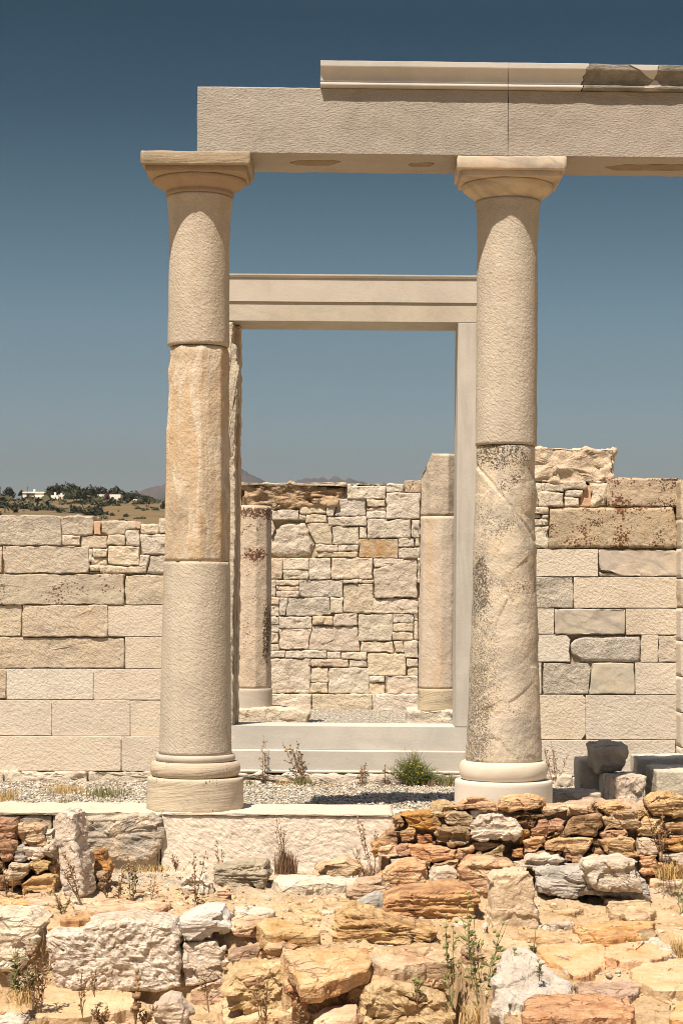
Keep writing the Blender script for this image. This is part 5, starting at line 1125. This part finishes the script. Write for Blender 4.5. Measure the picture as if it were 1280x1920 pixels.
hbox('wall', 734, 796, 188, 246, 704, 7, 'white', h); hbox('wall', 818, 906, 188, 250, 704, 7, 'white', h); hbox('wall', 796, 818, 190, 246, 706, 5, 'white', h)
hbox('window', 740, 786, 204, 220, 704, .3, 'dark', h, .12)
Xa, Za = un(845 / 4, 880 + 238 / 4, 704 + CY)[0], unZ(845 / 4, 880 + 238 / 4, 704 + CY); kk = 704 / F / 4
aa = [(Xa - 12 * kk, Za), (Xa + 12 * kk, Za)] + [(Xa + 12 * kk * math.cos(q), Za + 20 * kk + 12 * kk * math.sin(q)) for q in np.linspace(0, math.pi, 8)]
mk('archway', [(x, 704 + CY - .15, z) for x, z in aa] + [(x, 704 + CY + .1, z) for x, z in aa], [[tuple(range(10))], ringfaces(2, 10)], M['dark'], h, smooth=False)
h = house('tiny white hut right of the arched house', 1015, 240, 700)
hbox('wall', 1000, 1034, 224, 250, 700, 3, 'white', h); hbox('door', 1008, 1014, 232, 246, 700, .3, 'dark', h, .1)
def pole(label, x, y0, y1, D):
    P = un(x / 4, 880 + y1 / 4, D + CY); zt = unZ(x / 4, 880 + y0 / 4, D + CY)
    t = thing('utility_pole', P, label, 'utility pole', 'wooden utility poles on the ridge')
    a = np.arange(8) * math.pi / 4
    mk('post', np.concatenate([np.c_[P[0] + .11 * np.cos(a), P[1] + .11 * np.sin(a), np.full(8, z)] for z in (P[2] - 2, zt)]), [ringfaces(2, 8)], M['pole'], t)
    V = [(P[0] + sx * .7, P[1] + sy * .06 - .12, zt - .6 + sz * .06) for sx in (-1, 1) for sy in (-1, 1) for sz in (-1, 1)]
    mk('crossarm', V, [[(0, 4, 5, 1), (4, 6, 7, 5), (6, 2, 3, 7), (2, 0, 1, 3), (1, 5, 7, 3), (0, 2, 6, 4)]], M['pole'], t, smooth=False)
pole('thin utility pole at the left edge of the ridge', 5, 128, 240, 720); pole('thin utility pole standing behind the cream house', 210, 128, 200, 730)

# ------------------------------------------------------------------ weeds, shrub and dry grass
M['stem'] = plainmat('dry_stem', (.27, .175, .09), bump=0, bs=40); M['stemg'] = plainmat('green_stem', (.22, .22, .09), bump=0, bs=40)
M['bud'] = plainmat('dry_seed_head', (.29, .19, .105), bump=0, bs=60); M['budg'] = plainmat('green_bud', (.22, .24, .09), bump=0, bs=60)
M['lfdry'] = plainmat('withered_leaf', (.22, .13, .075), bump=0, bs=60); M['lfgr'] = plainmat('green_leaf', (.18, .18, .08), bump=0, bs=60)
M['straw'] = plainmat('dry_grass', (.46, .32, .14), bump=0, bs=30); M['grassg'] = plainmat('green_grass', (.19, .18, .07), bump=0, bs=30)
M['flower'] = plainmat('yellow_flower', (.62, .42, .03), bump=0, bs=60); M['shrub'] = plainmat('feathery_green', (.15, .17, .055), bump=0, bs=30)
def tubes(paths, sides=4):
    V, Fq, n = [], [], 0
    for P, r0, r1 in paths:
        P = np.asarray(P); m = len(P); T = np.gradient(P, axis=0); T /= np.maximum(np.linalg.norm(T, axis=1, keepdims=True), 1e-9)
        A = np.cross(T, np.array([.31, .9, .2])); A /= np.maximum(np.linalg.norm(A, axis=1, keepdims=True), 1e-9); B = np.cross(T, A)
        rr = np.linspace(r0, r1, m)[:, None]
        an = np.arange(sides) * 2 * math.pi / sides
        ring = P[:, None] + rr[:, None] * (A[:, None] * np.cos(an)[None, :, None] + B[:, None] * np.sin(an)[None, :, None])
        V.append(ring.reshape(-1, 3)); Fq.append(ringfaces(m, sides) + n); n += m * sides
    return np.concatenate(V), [np.concatenate(Fq)]
def blobs(pts, rs, el, rg, dirs=None):
    V0, F0 = I1; n = len(pts)
    Q = np.linalg.qr(rg.normal(size=(n, 3, 3)))[0] if dirs is None else dirs
    sc = np.c_[np.ones(n), np.ones(n), np.full(n, el)][:, None, :]
    V = np.einsum('nki,nij->nkj', V0[None] * sc, Q) * np.asarray(rs)[:, None, None] + np.asarray(pts)[:, None]
    return V.reshape(-1, 3), [(F0[None] + (np.arange(n) * len(V0))[:, None, None]).reshape(-1, 3)]
def leaves(pts, dirs, L, rg, wd=.17):
    n = len(pts); d = dirs / np.linalg.norm(dirs, axis=1, keepdims=True); s = np.cross(d, rg.normal(size=(n, 3))); s /= np.linalg.norm(s, axis=1, keepdims=True)
    L = np.asarray(L)[:, None]; up = np.cross(d, s)
    V = np.stack([pts, pts + d * L * .5 + s * L * wd, pts + d * L + up * L * .15, pts + d * L * .5 - s * L * wd], 1)
    return V.reshape(-1, 3), [np.arange(4 * n).reshape(n, 4)]
def weed(label, px, py, hpx, stems=3, lean=0., spread=.25, mat='stem', bud='bud', leafm='lfdry', nb=5, budr=.005, nleaf=12, leafL=.03, Y=None, seed=1, z=None, el=1.5, r0=.0026, cat='weed', low=.15, branch=.3):
    rg = np.random.default_rng(seed)
    if Y is None: P0 = np.array(at_ground(px, py))
    else: P0 = np.array(un(px, py, Y))
    P0[2] -= .01
    k = (P0[1] - CY) / F; H = hpx * k
    t = thing('weed', P0, label, cat, 'wild weeds among the stones')
    paths, bp, lp, ld = [], [], [], []
    for i in range(stems):
        a = rg.uniform(0, 2 * math.pi); sp = spread * rg.uniform(.3, 1) * H
        tip = P0 + np.array([lean * H + sp * math.cos(a), sp * math.sin(a), H * rg.uniform(.72, 1) if i else H])
        s_ = np.linspace(0, 1, 9)[:, None]; mid = (P0 + tip) / 2 + rg.normal(size=3) * H * .05
        C = (1 - s_) ** 2 * P0 + 2 * s_ * (1 - s_) * mid + s_ ** 2 * tip + rg.normal(size=(9, 3)) * H * .006 * (s_ > 0)
        paths.append((C, r0, r0 * .5)); bp.append(C[-1])
        for j in range(nb):
            q = rg.uniform(.35, .97); b0 = C[int(q * 8)]; dr = (C[-1] - C[0]) / H * .7 + rg.normal(size=3) * .5; dr[2] = abs(dr[2]) + .25; L = branch * H * (1.15 - q) * rg.uniform(.5, 1.3)
            e = b0 + dr / np.linalg.norm(dr) * L; m_ = (b0 + e) / 2 + rg.normal(size=3) * L * .08
            paths.append((np.array([b0, m_, e]), r0 * .6, r0 * .35)); bp.append(e)
            if rg.random() < .5:
                e2 = m_ + (dr / np.linalg.norm(dr) + rg.normal(size=3) * .5) * L * .45; paths.append((np.array([m_, (m_ + e2) / 2, e2]), r0 * .45, r0 * .3)); bp.append(e2)
        for j in range(nleaf):
            q = rg.uniform(low, .8); lp.append(C[int(q * 8)] + (C[min(8, int(q * 8) + 1)] - C[int(q * 8)]) * rg.random()); d = rg.normal(size=3); d[2] = abs(d[2]) * .6 + .1; ld.append(d)
    mk('stem', *tubes(paths), M[mat], t)
    bp = np.array(bp); mk('sprays', *blobs(bp, budr * rg.uniform(.6, 1.25, len(bp)), el, rg), M[bud], t)
    if lp: mk('foliage', *leaves(np.array(lp), np.array(ld), leafL * rg.uniform(.5, 1.3, len(lp)), rg), M[leafm], t, smooth=False)
    return t
def tuft(label, px0, px1, py, hpx, mat='straw', n=160, Y=None, seed=1, cat='grass tuft', name='grass_tuft', z=None, dy=.1, curl=.5, wd=.0022):
    rg = np.random.default_rng(seed); cxp = (px0 + px1) / 2
    P0 = np.array(at_ground(cxp, py)) if Y is None else np.array(un(cxp, py, Y))
    if z is not None: P0[2] = z
    k = (P0[1] - CY) / F; W = (px1 - px0) * k / 2; H = hpx * k
    B = P0 + np.c_[W * np.clip(rg.normal(size=n) * .45, -1, 1), dy * rg.normal(size=n) * .5, np.zeros(n) - .004]
    a = rg.uniform(0, 2 * math.pi, n); L = H * rg.uniform(.35, 1.1, n); out = np.c_[np.cos(a), np.sin(a), 0 * a] * (L * curl * rg.uniform(.2, 1, n))[:, None]
    s_ = np.c_[-np.sin(a), np.cos(a), 0 * a] * wd
    M1 = B + out * .35 + np.c_[0 * a, 0 * a, L * .62]; E = B + out + np.c_[0 * a, 0 * a, L]
    V = np.stack([B - s_, B + s_, M1 + s_ * .8, M1 - s_ * .8, E], 1).reshape(-1, 3); i = np.arange(n)[:, None] * 5
    o = mk(name, V, [i + np.array([[0, 1, 2, 3]]), i + np.array([[3, 2, 4]])], M[mat], None, smooth=False)
    return tag(o, label, cat, 'dry grass and low growth on the gravel')
PY = WY - .12
weed('tall single dry stalk before the threshold, nearer the left column', 494, 1474, 96, 2, 0, .1, Y=PY, nb=4, nleaf=26, leafL=.035, seed=2, low=.0, budr=.006)
weed('branching dry weed leaning left before the threshold', 572, 1472, 84, 4, -.32, .3, Y=PY, nb=7, nleaf=22, leafL=.035, seed=3, low=.0, budr=.007)
weed('low dry weed in front of the middle of the threshold', 672, 1474, 46, 3, .1, .3, Y=PY, nb=4, nleaf=18, leafL=.03, seed=4, low=0, budr=.006)
weed('smallest dry weed left of the flowering shrub', 722, 1473, 42, 2, -.1, .3, Y=PY, nb=4, nleaf=14, leafL=.03, seed=5, low=0, budr=.005)
for i, (a, b, y, h_, mt, n, lab) in enumerate([(-10, 38, 1505, 22, 'straw', 260, 'dry yellow grass tuft at the left edge of the porch gravel'), (78, 170, 1500, 20, 'straw', 300, 'spreading dry grass left of the left column, its yellow half'), (150, 245, 1502, 24, 'grassg', 300, 'greener grass patch left of the left column'), (105, 140, 1506, 9, 'grassg', 80, 'thin green growth in front of the dry grass at left')]):
    tuft(lab, a, b, y, h_, mt, n, Y=1.95 - (y - 1504) * .12, seed=20 + i, z=PORCH, dy=.3)
for i, (a, b, y, h_, mt, n, lab) in enumerate([(456, 480, 1474, 14, 'grassg', 70, 'tiny green tuft right beside the left column plinth'), (510, 560, 1474, 12, 'straw', 120, 'low straw between the two tall stalks at the threshold'), (545, 600, 1473, 22, 'grassg', 150, 'green-brown tuft at the foot of the branching dry weed'), (595, 640, 1474, 8, 'straw', 80, 'faint straw right of the branching dry weed'), (650, 700, 1475, 10, 'lfdry', 90, 'reddish withered growth at the middle of the threshold'), (705, 745, 1474, 10, 'lfdry', 80, 'reddish withered growth left of the flowering shrub'), (740, 850, 1476, 16, 'lfdry', 200, 'withered red-brown growth under the flowering shrub'), (822, 858, 1474, 28, 'grassg', 140, 'green tuft between the flowering shrub and the right plinth')]):
    tuft(lab, a, b, y, h_, mt, n, Y=PY - .05, seed=40 + i, z=PORCH, dy=.12)
# the yellow flowering shrub
def shrub(label, px, py, wpx, hpx, Y, seed=7):
    rg = np.random.default_rng(seed); P0 = np.array(un(px, py, Y)); P0[2] = PORCH; k = (Y - CY) / F; H, W = hpx * k, wpx * k / 2
    t = thing('shrub', P0, label, 'shrub'); paths, fl = [], []
    for i in range(250):
        a = rg.uniform(0, 2 * math.pi); rr = rg.random() ** .6; rt = rg.random() < .4
        tip = P0 + np.array([W * rr * math.cos(a) + (.55 * W if rt else -.25 * W) * rr, .6 * W * rr * math.sin(a), H * (1 - .55 * rr * rr) * rg.uniform(.55, 1.05) * (.72 if rt else 1)])
        b0 = P0 + np.r_[rg.normal(size=2) * .03, 0]; s_ = np.linspace(0, 1, 7)[:, None]; mid = (b0 + tip) / 2 + np.array([0, 0, .12 * H]) + rg.normal(size=3) * .02
        C = (1 - s_) ** 2 * b0 + 2 * s_ * (1 - s_) * mid + s_ ** 2 * tip; paths.append((C, .0022, .0012))
        for j in range(9):
            q = rg.uniform(.3, 1); c = C[int(q * 6)]; d = (C[-1] - C[0]) / H * .5 + rg.normal(size=3) * .7; e = c + d * rg.uniform(.02, .06)
            paths.append((np.array([c, (c + e) / 2 + rg.normal(size=3) * .003, e]), .0016, .001))
            if not rt and q > .6 and rg.random() < .10: fl.append(e)
    mk('foliage', *tubes(paths, 3), M['shrub'], t)
    fl = np.array(fl); mk('blossoms', *blobs(fl, .007 * rg.uniform(.6, 1.3, len(fl)), .7, rg), M['flower'], t)
shrub('feathery green shrub with yellow flowers beside the right column', 775, 1476, 84, 66, PY - .05)
# weeds in front of the step
tuft('dense brown dead tuft at the foot of the step, centre', 516, 556, 1638, 46, 'lfdry', 420, Y=-.55, seed=61, dy=.05, curl=.35, cat='dead tuft')
weed('bare thin stems rising from the dense brown tuft', 536, 1636, 112, 7, -.02, .22, Y=-.55, nb=3, nleaf=2, seed=62, budr=.004)
weed('branching weed at the left foot of the orange rubble wall', 699, 1640, 112, 3, -.08, .2, Y=-.75, nb=7, nleaf=10, seed=63, mat='stem', budr=.0055, leafL=.025)
weed('thin leaning weed left of the branching one by the rubble wall', 682, 1632, 50, 2, -.45, .2, Y=-.75, nb=3, nleaf=4, seed=64, budr=.005)
tuft('dry brown tangle at the foot of the branching weed', 662, 735, 1646, 26, 'lfdry', 220, Y=-.8, seed=65, dy=.1, curl=.9, cat='dead tuft')
weed('dry weed in front of the small white rounded rock', 366, 1692, 100, 3, .02, .28, nb=6, nleaf=14, seed=66, budr=.006, leafL=.03, low=0)
weed('thin dry weed against the step left of the grey boulder', 414, 1640, 66, 2, -.06, .2, Y=-.6, nb=5, nleaf=4, seed=67, budr=.004)
weed('small dry weed at the end of the weathered grey slab', 330, 1630, 30, 3, .3, .6, Y=-.6, nb=3, nleaf=12, seed=68, budr=.004)
tuft('dry straw under the weathered grey slab', 225, 345, 1632, 14, 'straw', 160, Y=-.6, seed=69, dy=.1, curl=1.2, cat='dead tuft')
weed('wiry weed climbing the standing pale slab', 152, 1694, 105, 5, -.22, .3, nb=6, nleaf=14, seed=70, Y=-1.78, budr=.005)
weed('dry weed right of the standing pale slab', 202, 1694, 78, 3, -.02, .18, nb=5, nleaf=14, seed=71, budr=.006)
weed('leafless dry weed second to the right of the standing slab', 222, 1698, 70, 3, .05, .25, nb=5, nleaf=10, seed=72, budr=.005)
weed('taller green-brown weed with small leaves right of the standing slab', 247, 1696, 92, 3, -.02, .12, nb=6, nleaf=26, leafm='lfgr', seed=73, budr=.006)
weed('thin weed near the grey boulder on the gravel', 283, 1690, 48, 2, .05, .2, nb=4, nleaf=5, seed=74, budr=.004)
weed('dry weed at the left edge before the rubble stub', 14, 1690, 62, 3, -.05, .15, nb=3, nleaf=14, seed=75, budr=.005)
weed('short dry stalk in front of the rubble stub', 23, 1672, 36, 2, 0, .12, nb=2, nleaf=6, seed=76, budr=.004, Y=-1.62)
tuft('low green-brown growth under the tan layered stone of the stub', 66, 112, 1685, 14, 'grassg', 120, seed=77, dy=.08, curl=1.)
weed('small twiggy weed on the flat tan stone below the standing slab', 118, 1716, 46, 5, .02, .5, nb=5, nleaf=10, leafm='lfgr', seed=78, budr=.004)
weed('tall withered brown weed before the big pitted block', 78, 1905, 170, 6, -.06, .24, nb=8, nleaf=26, leafL=.03, seed=79, budr=.006, Y=-3.0, branch=.22)
weed('upright green plant with narrow leaves at the lower left', 30, 1868, 98, 3, 0, .10, mat='stemg', bud='budg', leafm='lfgr', nb=3, nleaf=34, leafL=.045, seed=80, Y=-2.95, budr=.004)
weed('smaller narrow-leaved green plant right of the upright one', 55, 1862, 46, 3, .05, .3, mat='stemg', bud='budg', leafm='lfgr', nb=2, nleaf=20, leafL=.045, seed=81, Y=-2.95, budr=.004)
tuft('green-grey tangle at the bottom left corner', 20, 75, 1880, 34, 'straw', 130, Y=-3.0, seed=82, dy=.12, curl=.8)
weed('red-brown seed stalk in front of the pitted block', 256, 1925, 108, 2, .02, .06, nb=9, nleaf=16, seed=83, budr=.011, Y=-3.55, branch=.13, r0=.004, leafm='lfdry')
weed('thin pale weed left of the red-brown seed stalk', 156, 1905, 92, 3, .02, .12, nb=4, nleaf=6, seed=84, budr=.005, Y=-3.4)
weed('curved thin weed against the face of the pitted block', 178, 1866, 50, 3, -.15, .3, nb=4, nleaf=6, seed=85, budr=.005, Y=-2.85)
weed('bushy dry weed at the bottom on the red slab', 190, 1925, 42, 6, 0, .6, nb=5, nleaf=18, seed=86, budr=.006, Y=-3.5)
weed('bushy dry weed beside the white rounded stone', 270, 1922, 40, 6, .2, .6, nb=5, nleaf=18, seed=87, budr=.006, Y=-3.5)
weed('dark forked weed at the bottom left of centre', 496, 1930, 112, 4, 0, .35, nb=4, nleaf=10, seed=88, budr=.006, Y=-3.7, r0=.004)
weed('thin bent weed in front of the white ridged block', 392, 1895, 82, 2, -.1, .1, nb=4, nleaf=5, seed=89, budr=.005, Y=-3.1)
weed('little dry weed at the bottom before the dark hollow', 562, 1930, 60, 3, .05, .3, nb=3, nleaf=8, seed=90, budr=.005, Y=-3.9)
weed('tall green budding weed, leftmost of the clump at centre right', 848, 1905, 190, 3, -.04, .10, mat='stemg', bud='budg', leafm='lfgr', nb=5, nleaf=8, leafL=.05, seed=91, Y=-3.6, budr=.007, branch=.16, r0=.0026)
weed('tallest spreading green weed with round buds at centre right', 905, 1925, 250, 6, -.05, .28, mat='stemg', bud='budg', leafm='lfgr', nb=7, nleaf=16, leafL=.05, seed=92, Y=-3.8, budr=.0075, branch=.22, r0=.0026)
weed('green weed leaning right in front of the white marble boulder', 925, 1925, 150, 4, .12, .2, mat='stemg', bud='budg', leafm='lfgr', nb=5, nleaf=16, leafL=.045, seed=93, Y=-3.95, budr=.008)
tuft('green leafy growth at the foot of the budding weeds', 850, 955, 1925, 50, 'straw', 150, Y=-3.9, seed=94, dy=.2, curl=.9, wd=.003)
weed('dry budding weed standing before the tan slab with the chipped edge', 782, 1890, 72, 3, 0, .2, nb=4, nleaf=8, bud='budg', seed=95, budr=.008, Y=-3.75)
weed('tiny green sprig on the terrace near the upright stone', 1004, 1787, 16, 8, 0, .9, mat='stemg', bud='budg', leafm='lfgr', nb=0, nleaf=16, leafL=.03, seed=96, budr=.003)
weed('single green sprig growing on the white marble boulder', 1010, 1835, 40, 1, 0, .05, mat='stemg', bud='budg', leafm='lfgr', nb=0, nleaf=40, leafL=.025, seed=97, budr=.004, Y=-4.2)
weed('thin leaning stalk behind the white marble boulder', 990, 1828, 92, 1, .12, .03, nb=2, nleaf=3, seed=98, budr=.006, Y=-3.9, bud='budg')
weed('pale dry vine hanging on the right rubble wall', 1238, 1608, 90, 5, -.05, .35, nb=6, nleaf=20, seed=99, budr=.005, Y=-1.12)
tuft('dry tangle at the foot of the rubble wall near the right edge', 1228, 1282, 1645, 30, 'straw', 260, Y=-1.2, seed=100, dy=.1, curl=1., cat='dead tuft')
weed('green-budded stalk at the right edge of the terrace', 1278, 1712, 64, 2, -.1, .2, mat='stemg', bud='budg', leafm='lfgr', nb=3, nleaf=5, seed=101, budr=.008)
weed('tiny dry weed on top of the orange rubble wall', 1110, 1524, 24, 4, 0, .5, nb=4, nleaf=10, seed=102, budr=.005, Y=-.86)
weed('sparse weed against the wall foot right of the right column', 1042, 1478, 88, 4, -.05, .35, nb=5, nleaf=8, seed=103, budr=.006, Y=PY)
tuft('dry grass in the hollow at the lower right edge', 1258, 1290, 1800, 50, 'straw', 160, seed=104, dy=.1, curl=1., cat='dead tuft')

# dry litter: bits of straw and twig lying between the stones and along the porch
rg = np.random.default_rng(123); n_ = 5200
lx = rg.uniform(-3, 3, n_); ly = np.where(rg.random(n_) < .8, rg.uniform(-4.8, -.42, n_), rg.uniform(2.3, 3.45, n_)); kk_ = (vn(np.c_[lx * 3.1, ly * 3.1, ly * 0], 33) + .25 * rg.normal(size=n_)) > .12; lx, ly = lx[kk_], ly[kk_]; n_ = len(lx)
lz = np.where(ly < 0, terr(lx, ly) + .006, PORCH + .010); an = rg.uniform(0, 2 * math.pi, n_); Ln = rg.uniform(.012, .05, n_); wd = rg.uniform(.0012, .0032, n_)
d_ = np.c_[np.cos(an), np.sin(an), rg.uniform(-.1, .5, n_)] * Ln[:, None]; s_ = np.c_[-np.sin(an), np.cos(an), 0 * an] * wd[:, None]; B_ = np.c_[lx, ly, lz]
tag(mk('litter', np.stack([B_ - d_ - s_, B_ - d_ + s_, B_ + d_ + s_, B_ + d_ - s_], 1).reshape(-1, 3), [np.arange(4 * n_).reshape(-1, 4)], None, smooth=False, mats=[M['straw'], M['stem'], M['lfdry']], mi=rg.integers(0, 3, n_)), 'dry straw and twigs littering the ground between the stones', 'litter', kind='stuff')

# ------------------------------------------------------------------ the air
hv = [(x, y, z) for x in (-6000, 6000) for y in (-80, 7600) for z in (-2.6, 425)]
hm_ = bpy.data.materials.new('haze'); hm_.use_nodes = True; ht = hm_.node_tree; ht.nodes.clear()
ho = ht.nodes.new('ShaderNodeOutputMaterial'); hp = ht.nodes.new('ShaderNodeVolumePrincipled')
hp.inputs['Density'].default_value = .00005; hp.inputs['Color'].default_value = (.70, .80, .95, 1); hp.inputs['Anisotropy'].default_value = .2
ht.links.new(hp.outputs[0], ho.inputs['Volume']); hzo = mk('haze', hv, [[(0, 4, 5, 1), (4, 6, 7, 5), (6, 2, 3, 7), (2, 0, 1, 3), (1, 5, 7, 3), (0, 2, 6, 4)]], hm_, smooth=False); hzo['kind'] = 'stuff'
for o in S.objects:
    if o.parent is None and 'category' in o and 'kind' not in o: o['kind'] = 'thing'
